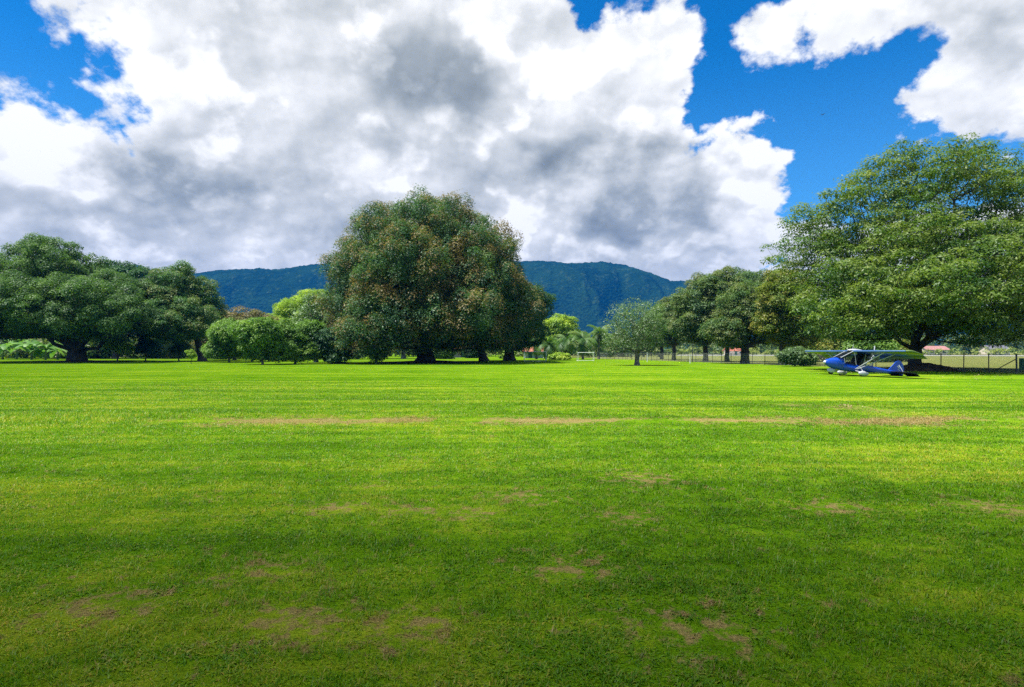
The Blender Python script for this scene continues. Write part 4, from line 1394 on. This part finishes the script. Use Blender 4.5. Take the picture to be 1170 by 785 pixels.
# ---------------------------------------------------------------- goals, fence, stakes, mounds, bird
def goal(px0, px1, Y, h, d, label, rz=0.0):
    x0, x1 = gx(px0, Y), gx(px1, Y)
    w = x1 - x0
    root = empty('football_goal', (x0, Y, 0), label, 'goal', 'white goals on the far lawn', rz=rz)
    r = 0.045
    MB().tube([(0, 0, -.05), (0, 0, h - r)], r, 8).build('post', M['white_paint'], root, True)
    MB().tube([(w, 0, -.05), (w, 0, h - r)], r, 8).build('post', M['white_paint'], root, True)
    MB().tube([(-r, 0, h), (w + r, 0, h)], r, 8).build('crossbar', M['white_paint'], root, True)
    b = MB()
    for x in (0, w):
        b.tube([(x, .05, h - .02), (x, d * .5, h - .03), (x, d, 0.05)], r * .7, 6)
        b.tube([(x, .06, .05), (x, d, .05)], r * .7, 6)
    b.tube([(0.04, d, .05), (w - .04, d, .05)], r * .7, 6)
    b.build('back_frame', M['white_paint'], root, True)

def build_small():
    goal(599, 624, 98, 1.55, 1.2, 'white goal frame at the foot of the red-roofed building')
    goal(660.5, 679, 104, 1.42, 1.2, 'white goal frame in front of the palms, left of the olive grey tree', rz=math.radians(6))
    for px, py0, py1, lab in ((739.5, 403, 413.5, 'thin white stake just right of the olive grey tree'), (788.5, 406, 415, 'thin white stake left of the three thick fence-side trunks')):
        Y = depth(py1); h = gz(py0, Y)
        b = MB().tube([(gx(px, Y), Y, -.1), (gx(px, Y), Y, h)], [.055, .045], 8)
        b.box((gx(px, Y) - .08, Y - .08, h), (gx(px, Y) + .08, Y + .08, h + .05))
        tag(b.build('stake', M['white_paint'], None, True), lab, 'stake')
    Y = 93.0
    b = MB().tube([(gx(791, Y), Y, -.1), (gx(791, Y), Y, gz(393, Y))], [.07, .05], 8)
    b.tube([(gx(791, Y), Y, gz(393, Y) - .05), (gx(791, Y) + .3, Y, gz(393, Y) + .02)], .03, 6)
    tag(b.build('pole', M['post_dark'], None, True), 'tall thin dark pole standing at the left end of the wire fence', 'pole')
    # soil mounds at the feet of trees
    def mound(px, Y, rx, ry, h, lab, seed):
        rng = np.random.default_rng(seed)
        V = []; F = []
        n = 40; rg = 10
        for i in range(rg + 1):
            t = i / rg
            for k in range(n):
                a = 2 * math.pi * k / n
                wob = 1 + 0.18 * math.sin(3 * a + seed) + 0.10 * math.sin(7 * a + seed * 2)
                x, y = math.cos(a) * rx * t * wob, math.sin(a) * ry * t * wob
                z = h * (1 - t ** 1.6) * (0.8 + 0.4 * rng.random()) - 0.05 * (i == rg)
                V.append((gx(px, Y) + x, Y + y, z))
        for i in range(rg):
            for k in range(n):
                F.append((i * n + k, (i + 1) * n + k, (i + 1) * n + (k + 1) % n, i * n + (k + 1) % n))
        o = link_mesh('soil_mound', np_mesh('soil_mound', np.array(V), np.array(F)), M['soil'], smooth=True)
        tag(o, lab, 'mound')
    mound(388, 81.5, 1.3, 1.0, 0.22, 'small dark soil mound round the little dark tree beside the big dome', 3)
    mound(1056, 51.5, 3.4, 2.0, 0.55, 'dark leafy soil mound at the foot of the forked trunk behind the aircraft tail', 5)
    mound(492, 87.5, 6.5, 3.2, 0.30, 'broad dark mound of soil and roots under the giant brown-tipped tree', 6)
    mound(92, 93.5, 5.0, 2.6, 0.28, 'dark ring of soil and roots round the huge low-limbed trunk', 8)
    rng = np.random.default_rng(17)
    V = []
    for px, py, sx, sy, n in ((905, 416, 34, 4, 90), (960, 425, 60, 4, 60), (1120, 431, 46, 4, 70), (968, 466, 12, 1.5, 26)):
        for k in range(n):
            yy = depth(py + rng.normal() * sy * .6); xx = gx(px + rng.normal() * sx * .6, yy)
            a = rng.random() * 6.28; L = rng.uniform(.03, .07); w = L * .45
            t = np.array([math.cos(a), math.sin(a), rng.uniform(-.25, .25)]); b = np.array([-math.sin(a), math.cos(a), rng.uniform(-.4, .4)])
            c0 = np.array([xx, yy, .05 + rng.random() * .02])
            V += [c0 - t * L, c0 + b * w + (0, 0, .02), c0 + t * L, c0 - b * w + (0, 0, .015)]
    o = link_mesh('leaf_litter', np_mesh('leaf_litter', np.array(V), np.arange(len(V)).reshape(-1, 4)), M['dead_leaf'])
    tag(o, 'pale dead leaves scattered over the lawn below the trees', 'leaves', kind='stuff')
    # little bird high over the lawn
    Y = 130.0
    x, z = gx(940, Y), gz(131, Y)
    root = empty('bird', (x, Y, z), 'tiny dark bird soaring in the blue gap of the sky', 'bird', rz=0.4)
    b = MB()
    b.loft([[(px_, math.cos(a) * r, math.sin(a) * r) for a in np.linspace(0, 2 * math.pi, 9)[:-1]] for px_, r in ((-.28, .01), (-.12, .05), (.05, .07), (.18, .045), (.27, .008))])
    b.build('body', M['post_dark'], root, True)
    for s in (-1, 1):
        w = MB()
        w.solid([(.10, s * .05, .02), (.14, s * .35, .10), (.02, s * .72, .06), (-.06, s * .40, .07), (-.08, s * .05, .02)], (0, 0, .015))
        w.build('wing', M['post_dark'], root)
    MB().solid([(-.2, .03, 0), (-.42, .10, 0), (-.42, -.10, 0), (-.2, -.03, 0)], (0, 0, .012)).build('tail', M['post_dark'], root)

FENCE = [(37.2, 33.5), (36.0, 43.7), (35.7, 51.0), (33.2, 65.0), (30.6, 78.0), (27.6, 96.0), (24.5, 116.0), (20.0, 140.0)]
def build_fence():
    m, B, out = new_mat('chain_wire')
    tc = B.node('ShaderNodeTexCoord').outputs['Object']
    x, y, z = B.sep(tc)
    u = B.add(B.mul(y, 1.0), z); v = B.sub(B.mul(y, 1.0), z)
    def wire(q):
        f = B.m('FRACT', B.mul(q, 11.0))
        return B.m('LESS_THAN', B.m('ABSOLUTE', B.sub(f, 0.5)), 0.06)
    w = B.m('MAXIMUM', wire(u), wire(v))
    tr = B.node('ShaderNodeBsdfTransparent')
    p = B.node('ShaderNodeBsdfPrincipled')
    p.inputs['Base Color'].default_value = (0.42, 0.44, 0.42, 1)
    p.inputs['Metallic'].default_value = 0.6
    p.inputs['Roughness'].default_value = 0.5
    mx = B.node('ShaderNodeMixShader')
    B.put(mx.inputs[0], w)
    B.l.new(tr.outputs[0], mx.inputs[1]); B.l.new(p.outputs[0], mx.inputs[2])
    B.l.new(mx.outputs[0], out.inputs['Surface'])
    root = empty('wire_fence', (FENCE[0][0], FENCE[0][1], 0), 'long wire mesh fence on dark posts running back along the right side of the lawn', 'fence')
    o = Vector((FENCE[0][0], FENCE[0][1], 0))
    P = [Vector((a, b, 0)) - o for a, b in FENCE]
    seg = []
    H = 1.34
    posts = []
    for a, b in zip(P[:-1], P[1:]):
        n = max(1, round((b - a).length / 2.55))
        for k in range(n):
            posts.append(a + (b - a) * k / n)
    posts.append(P[-1])
    rnd = random.Random(4)
    for i, p_ in enumerate(posts):
        lean = rnd.uniform(-.03, .03)
        thick = 0.055 if i in (4,) else 0.036
        b = MB().tube([(p_.x, p_.y, -.1), (p_.x + lean, p_.y, H + .06)], thick, 8)
        b.tube([(p_.x + lean, p_.y, H + .06), (p_.x + lean, p_.y, H + .09)], [thick * 1.25, thick * .6], 8)
        b.build('post', M['post_dark'], root, True)
    mp = MB()
    for a, b in zip(posts[:-1], posts[1:]):
        mp.face([(a.x, a.y, .04), (b.x, b.y, .04), (b.x, b.y, H), (a.x, a.y, H)])
    mp.build('wire_mesh', m, root)
    rl = MB()
    for z in (0.06, H):
        rl.tube([(q.x, q.y, z) for q in posts], .012, 5)
    rl.build('wire', M['steel'], root)
    i = 4
    a, b = posts[i - 1], posts[i]
    # braces beside the straining post
    j = min(range(len(posts)), key=lambda k: abs((posts[k] + o).y - 44.5))
    a, b = posts[j], posts[j + 1]
    MB().tube([(a.x - .02, a.y, 1.05), tuple(a + (b - a) * .80 + Vector((-.02, 0, .12)))], .03, 6).build('brace', M['post_dark'], root)
    # green panel hanging on the fence at the right edge of the view
    t = posts[j] - (posts[j] - posts[j - 1]) * 0.10 + o
    t2 = posts[j] - (posts[j] - posts[j - 1]) * 0.85 + o
    g = MB().solid([(t.x - .05, t.y, .25), (t2.x - .05, t2.y, .25), (t2.x - .05, t2.y, 1.1), (t.x - .05, t.y, 1.1)], (-.03, 0, 0))
    tag(g.build('panel', M['panel_green']), 'dark green panel fixed to the wire fence at the right edge', 'panel')
M['panel_green'] = plain('panel_green', (0.03, 0.10, 0.075), 0.6)

# ---------------------------------------------------------------- the light aircraft
def build_aircraft():
    blue = plain('blue_fabric', (0.004, 0.065, 0.50), 0.28, 0.10, 1.2, spec=0.6)
    navy = plain('dark_fabric', (0.010, 0.012, 0.022), 0.55, 0.1, 2)
    white = plain('white_gelcoat', (0.46, 0.49, 0.54), 0.25, 0.04, 2, spec=0.6)
    alu = plain('strut_paint', (0.42, 0.45, 0.47), 0.35, 0.05, 2)
    rubber = plain('rubber', (0.02, 0.02, 0.02), 0.8)
    seatm = plain('seat_cloth', (0.02, 0.022, 0.03), 0.9)
    engm = plain('engine_metal', (0.09, 0.09, 0.10), 0.4, 0.2, 6, metal=0.7)
    # wing cloth: blue at the root, lighter blue, then green to yellow-green towards the tip
    wm, B, out = new_mat('wing_cloth')
    tc = B.node('ShaderNodeTexCoord').outputs['Object']
    x, y, z = B.sep(tc)
    ay = B.m('ABSOLUTE', y)
    n = B.noise(tc, 2.0, 4, 0.6)
    dg = B.add(ay, B.mul(x, 0.9))
    c = B.mix(B.smooth(dg, 1.55, 1.75), (0.025, 0.075, 0.26), (0.045, 0.14, 0.30))
    c = B.mix(B.smooth(dg, 2.05, 2.2), c, (0.10, 0.20, 0.09))
    c = B.mix(B.smooth(dg, 3.1, 3.2), c, (0.16, 0.25, 0.06))
    rib = B.m('LESS_THAN', B.m('ABSOLUTE', B.sub(B.m('FRACT', B.mul(y, 2.6)), 0.5)), 0.05)
    c = B.mix(B.mul(rib, 0.25), c, (0.10, 0.16, 0.22))
    d = B.node('ShaderNodeBsdfPrincipled')
    B.put(d.inputs['Base Color'], c); d.inputs['Roughness'].default_value = 0.3
    t = B.node('ShaderNodeBsdfTranslucent'); B.put(t.inputs['Color'], c)
    mx = B.node('ShaderNodeMixShader'); mx.inputs[0].default_value = 0.30
    B.l.new(d.outputs[0], mx.inputs[1]); B.l.new(t.outputs[0], mx.inputs[2])
    B.l.new(mx.outputs[0], out.inputs['Surface'])
    # windscreen
    gm, B, out = new_mat('tinted_perspex')
    gl = B.node('ShaderNodeBsdfPrincipled')
    gl.inputs['Base Color'].default_value = (0.012, 0.012, 0.018, 1); gl.inputs['Roughness'].default_value = 0.06
    tr = B.node('ShaderNodeBsdfTransparent'); tr.inputs['Color'].default_value = (0.55, 0.56, 0.62, 1)
    mx = B.node('ShaderNodeMixShader'); mx.inputs[0].default_value = 0.55
    B.l.new(tr.outputs[0], mx.inputs[1]); B.l.new(gl.outputs[0], mx.inputs[2])
    B.l.new(mx.outputs[0], out.inputs['Surface'])

    Y = 38.3
    root = empty('light_aircraft', (gx(973.5, Y), Y, 0.0), 'small blue high-wing light aircraft with open cabin parked on the lawn', 'aircraft')
    root.scale = (1.035, 1.035, 1.035)
    root.rotation_euler = (0, -math.radians(7.6), math.radians(192))

    def ring(x, hw, z0, z1, n=18, p=2.6, yo=0.0):
        zc, hz = (z0 + z1) / 2, (z1 - z0) / 2
        o = []
        for k in range(n):
            a = 2 * math.pi * k / n
            c, s = math.cos(a), math.sin(a)
            o.append((x, yo + hw * math.copysign(abs(c) ** (2 / p), c), zc + hz * math.copysign(abs(s) ** (2 / p), s)))
        return o
    nose = MB().loft([ring(*q) for q in ((2.06, .02, .60, .64), (2.0, .09, .54, .72), (1.85, .17, .45, .82), (1.6, .25, .36, .92), (1.3, .31, .30, 1.00), (1.02, .34, .27, 1.04), (0.9, .34, .265, 1.04))])
    nose.build('nose', blue, root, True)
    tip = MB().loft([ring(*q) for q in ((2.085, .012, .605, .635), (2.063, .05, .575, .675), (2.00, .096, .533, .727))])
    tip.build('nose_cap', white, root, True)
    hull = MB().loft([ring(*q) for q in ((0.905, .345, .262, .74), (.5, .36, .26, .72), (0, .36, .28, .72), (-.45, .34, .31, .78), (-.62, .31, .34, .86), (-.75, .27, .36, .86), (-1.4, .19, .42, .80), (-2.2, .13, .49, .75), (-2.9, .08, .55, .72), (-3.5, .035, .59, .70))])
    hull.build('fuselage', blue, root, True)
    # windscreen: curved sheet from nose to wing
    ws = MB()
    cols = 10
    pr = [(1.28, .30, 1.0), (1.05, .335, 1.17), (.75, .345, 1.34), (.42, .33, 1.52)]
    V = []
    for x, hw, zt in pr:
        r = []
        for k in range(cols + 1):
            a = math.pi * k / cols
            base = 0.99 if x > 1 else 1.04 + (0.9 - x) * 0.62
            r.append((x, hw * math.cos(a), base + (zt - base) * math.sin(a) ** 0.6 if zt > base else zt))
        V.append(r)
    b0 = len(ws.v)
    for r in V:
        ws.v.extend(r)
    for i in range(len(V) - 1):
        for k in range(cols):
            ws.f.append((i * (cols + 1) + k, i * (cols + 1) + k + 1, (i + 1) * (cols + 1) + k + 1, (i + 1) * (cols + 1) + k))
    wo = ws.build('windscreen', gm, root, True)
    sol = wo.modifiers.new('thick', 'SOLIDIFY'); sol.thickness = 0.004
    # cabin frame
    for s in (-1, 1):
        for nm, pa, pb, r in (('windscreen_pillar', (1.20, s * .315, 1.00), (.40, s * .34, 1.50), .022), ('cabin_tube', (.88, s * .35, .73), (.98, s * .345, 1.0), .018),
                              ('cabin_tube', (-.42, s * .33, .76), (-.52, s * .30, 1.50), .02), ('door_frame', (.10, s * .35, .70), (.32, s * .34, 1.48), .016),
                              ('engine_mount', (-.62, s * .26, .84), (-1.15, s * .22, 1.44), .018), ('engine_mount', (-1.1, s * .20, .80), (-.75, s * .22, 1.42), .018)):
            MB().tube([pa, pb], r, 8).build(nm, alu, root, True)
    bk = MB().solid([(-.10, -.30, .70), (-.45, -.28, 1.47), (-.50, -.28, 1.47), (-.40, -.30, .76)], (0, .6, 0))
    bk.build('rear_bulkhead', navy, root)
    st = MB().box((.05, -.22, .68), (.45, .22, .82)); st.solid([(.10, -.2, .8), (-.12, -.2, 1.28), (-.18, -.2, 1.26), (.02, -.2, .78)], (0, .4, 0))
    st.build('seat', seatm, root)
    MB().solid([(.92, -.31, .76), (.98, -.30, 1.0), (.86, -.30, 1.02), (.84, -.31, .76)], (0, .61, 0)).build('instrument_panel', navy, root)
    # wing
    half = 4.0
    zw = 1.50
    prof = [(0.0, 0.0), (.03, .035), (.12, .085), (.30, .115), (.55, .10), (.80, .06), (1.0, .02), (1.0, .005), (.75, -.005), (.45, -.018), (.2, -.022), (.06, -.02)]
    def wsec(y, ch, x0, k=1.0, dz=0.0):
        return [(x0 - px_ * ch, y, zw + dz + pz * k * ch - px_ * ch * .055) for px_, pz in prof]
    w = MB()
    ch = 1.15
    w.loft([wsec(-half - .10, ch * .80, .18, .35, .03), wsec(-half, ch, .32), wsec(-half * .5, ch, .32), wsec(0, ch, .32), wsec(half * .5, ch, .32), wsec(half, ch, .32), wsec(half + .10, ch * .80, .18, .35, .03)])
    wing = w.build('wing', wm, root, True)
    le = MB()
    le.tube([(.325, -half, zw + .005), (.325, half, zw + .005)], .042, 10)
    le.build('leading_edge', M['wing_edge'], wing, True)
    for s in (-1, 1):
        f = MB()
        a0, a1 = s * .5, s * (half - .05)
        xh = .32 - ch - .02; zh = zw - ch * .055 + .012
        f.solid([(xh, a0, zh + .02), (xh - .33, a0, zh - .165), (xh - .335, a0, zh - .175), (xh - .12, a0, zh - .085), (xh, a0, zh - .018)], (0, a1 - a0, 0))
        f.build('flap', wm, root, False)
    fa = MB().loft([ring(*q) for q in ((.55, .02, 1.52, 1.55), (.38, .20, 1.50, 1.63), (.1, .27, 1.50, 1.69), (-.3, .27, 1.50, 1.69), (-.7, .18, 1.48, 1.62), (-.95, .04, 1.46, 1.54))])
    fa.build('roof_fairing', white, root, True)
    MB().tube([(.2, 0.02, 1.67), (.16, .02, 1.98)], [.012, .006], 6).build('antenna', alu, root)
    # struts
    for s in (-1, 1):
        b = MB()
        b.tube([(.12, s * .36, .46), (.10, s * 2.35, zw - .02)], [.032, .032], 8)
        b.build('wing_strut', alu, root, True)
        b = MB()
        b.tube([(.02, s * .36, .46), (-.62, s * 2.35, zw - .05)], [.028, .028], 8)
        b.build('wing_strut', alu, root, True)
        b = MB()
        b.tube([(.11, s * 1.5, 1.06), (.05, s * 1.45, zw - .02)], .014, 6)
        b.tube([(-.37, s * 1.5, 1.04), (-.45, s * 1.45, zw - .04)], .014, 6)
        b.tube([(.11, s * 1.5, 1.06), (-.37, s * 1.5, 1.04)], .014, 6)
        b.build('jury_strut', alu, root)
    # landing gear
    def wheel(x, y, z, L, name='wheel_fairing'):
        f = MB().loft([ring(x + L * t, h_, z + lo, z + hi, 14, 2.2, y) for t, h_, lo, hi in ((.52, .01, -.01, .03), (.42, .07, -.08, .09), (.2, .11, -.13, .16), (-.05, .115, -.13, .17), (-.3, .08, -.09, .13), (-.5, .03, -.02, .08), (-.58, .005, .03, .05))])
        fo = f.build(name, white, root, True)
        ty = MB().tube([(x + .05 * L, y - .06, z - .03), (x + .05 * L, y + .06, z - .03)], [.165, .165], 18)
        ty.build('tyre', rubber, fo, True)
    for s in (-1, 1):
        wheel(0.0, s * .86, .20, .66)
        g = MB()
        g.tube([(.10, s * .33, .36), (.02, s * .84, .26)], .028, 8)
        g.tube([(-.55, s * .32, .40), (-.02, s * .84, .26)], .022, 8)
        g.tube([(-.05, s * .84, .27), (-.15, s * .36, .62)], .020, 8)
        g.build('gear_leg', alu, root, True)
    wheel(1.48, 0, .17, .55)
    MB().tube([(1.40, 0, .38), (1.46, 0, .22)], .035, 8).build('nose_leg', alu, root, True)
    # engine and pusher propeller
    en = MB().box((-1.05, -.16, 1.22), (-.55, .16, 1.52)); en.tube([(-1.28, 0, 1.40), (-1.05, 0, 1.40)], [.07, .10], 12)
    en.tube([(-.8, -.16, 1.4), (-.8, -.36, 1.4)], .07, 10); en.tube([(-.8, .16, 1.4), (-.8, .36, 1.4)], .07, 10)
    eo = en.build('engine', engm, root, True)
    ex = MB().tube([(-.6, .26, 1.18), (-1.2, .26, 1.10)], .07, 10).build('exhaust', engm, eo, True)
    pp = MB()
    for s in (-1, 1):
        rows = []
        for t, c, tw in ((.04, .05, 50), (.15, .13, 40), (.45, .15, 24), (.85, .12, 14), (1.0, .05, 10)):
            a = math.radians(tw)
            r = .66 * t * s
            rows.append([(-1.34 + math.sin(a) * c * .5 * q + 0.012 * e, math.cos(a) * c * .5 * q, 1.40 + r) for q, e in ((-1, 0), (-.3, 1), (.6, .7), (1, 0), (.3, -1), (-.5, -.7))])
        pp.loft(rows)
    po = pp.build('propeller', white, root, True)
    MB().loft([ring(*q) for q in ((-1.27, .085, 1.315, 1.485), (-1.38, .08, 1.32, 1.48), (-1.50, .02, 1.38, 1.42))]).build('spinner', white, po, True)
    # tail
    fin = MB().solid([(-2.45, -.025, .70), (-2.75, -.025, 1.02), (-2.98, -.025, 1.30), (-3.18, -.025, 1.39), (-3.30, -.025, 1.36), (-3.30, -.025, .60), (-2.6, -.025, .62)], (0, .05, 0))
    fn = fin.build('fin', blue, root)
    rud = MB().solid([(-3.32, -.022, 1.35), (-3.48, -.022, 1.22), (-3.60, -.022, .95), (-3.60, -.022, .58), (-3.50, -.022, .48), (-3.32, -.022, .50)], (0, .044, 0))
    ro = rud.build('rudder', blue, root)
    # white winged mark on each side of the tail
    for s in (-1, 1):
        e = MB()
        for pts in ([(-3.06, 1.02), (-3.20, 1.10), (-3.34, 1.06), (-3.24, .98), (-3.34, .90), (-3.20, .92)], [(-3.12, .90), (-3.24, .84), (-3.36, .78), (-3.22, .76)], [(-3.36, 1.02), (-3.47, .96), (-3.38, .88)]):
            e.solid([(a, s * .0265, z_) for a, z_ in pts], (0, s * .004, 0))
        e.build('emblem', white, root)
    el = MB().solid([(-2.75, -1.05, .63), (-2.62, -.2, .63), (-2.62, .2, .63), (-2.75, 1.05, .63), (-3.35, 1.15, .63), (-3.35, -1.15, .63)], (0, 0, .045))
    el.build('tailplane', navy, root)
    for s in (-1, 1):
        q = MB().solid([(-3.37, s * .06, .635), (-3.37, s * 1.15, .635), (-3.80, s * 1.05, .50), (-3.80, s * .16, .50)], (0, 0, .035))
        q.build('elevator', navy, root)
        MB().tube([(-2.9, s * .7, .67), (-3.2, s * .03, 1.12)], .010, 6).build('tail_brace', alu, root)
    tw = MB().tube([(-3.42, -.03, .49), (-3.42, .03, .49)], .05, 12)
    tw.build('tail_wheel', rubber, root, True)
M['wing_edge'] = plain('wing_edge', (0.07, 0.16, 0.38), 0.25, 0.05, 2, spec=0.6)

build_ground()
build_grass()
build_hills()
build_runway()
build_air()
build_shade_cloud()
build_added_shade()
build_trees()
build_far_green()
build_houses()
build_small()
build_fence()
build_aircraft()

# ---------------------------------------------------------------- camera, sun lamp, render settings
def build_camera():
    cd = bpy.data.cameras.new('camera')
    cam = bpy.data.objects.new('camera', cd)
    COL.objects.link(cam)
    cam.location = (0, 0, EYE)
    cam.rotation_euler = (math.radians(90), 0, 0)
    cd.sensor_width = 36.0
    cd.lens = 36.0 * FPX / 1170.0
    cd.shift_y = (HOR - 392.5) / 1170.0
    cd.clip_start = 0.05
    cd.clip_end = 20000
    SC.camera = cam

def build_sun():
    sd = bpy.data.lights.new('sun', 'SUN')
    sd.energy = SUN_ENERGY
    sd.angle = math.radians(0.5)
    sd.color = (1.0, 0.95, 0.86)
    so = bpy.data.objects.new('sun', sd)
    COL.objects.link(so)
    so.rotation_euler = SUN_TO.to_track_quat('Z', 'Y').to_euler()
    so.location = (0, 0, 400)

SUN_ENERGY = 4.8
build_world()
build_sun()
build_camera()
SC.render.engine = 'CYCLES'
cy = SC.cycles
cy.max_bounces = 6
cy.diffuse_bounces = 3
cy.glossy_bounces = 2
cy.transmission_bounces = 4
cy.transparent_max_bounces = 12
cy.volume_bounces = 0
cy.caustics_reflective = False
cy.caustics_refractive = False
cy.use_adaptive_sampling = True
cy.adaptive_threshold = 0.015
cy.adaptive_min_samples = 12
cy.use_denoising = False
try:
    cy.denoiser = 'OPENIMAGEDENOISE'
    cy.denoising_input_passes = 'RGB_ALBEDO_NORMAL'
    cy.denoising_prefilter = 'ACCURATE'
except Exception:
    pass
vs = SC.view_settings
vs.view_transform = 'Standard'
vs.look = 'None'
vs.gamma = 1.0
vs.use_curve_mapping = False
vs.exposure = 0.92
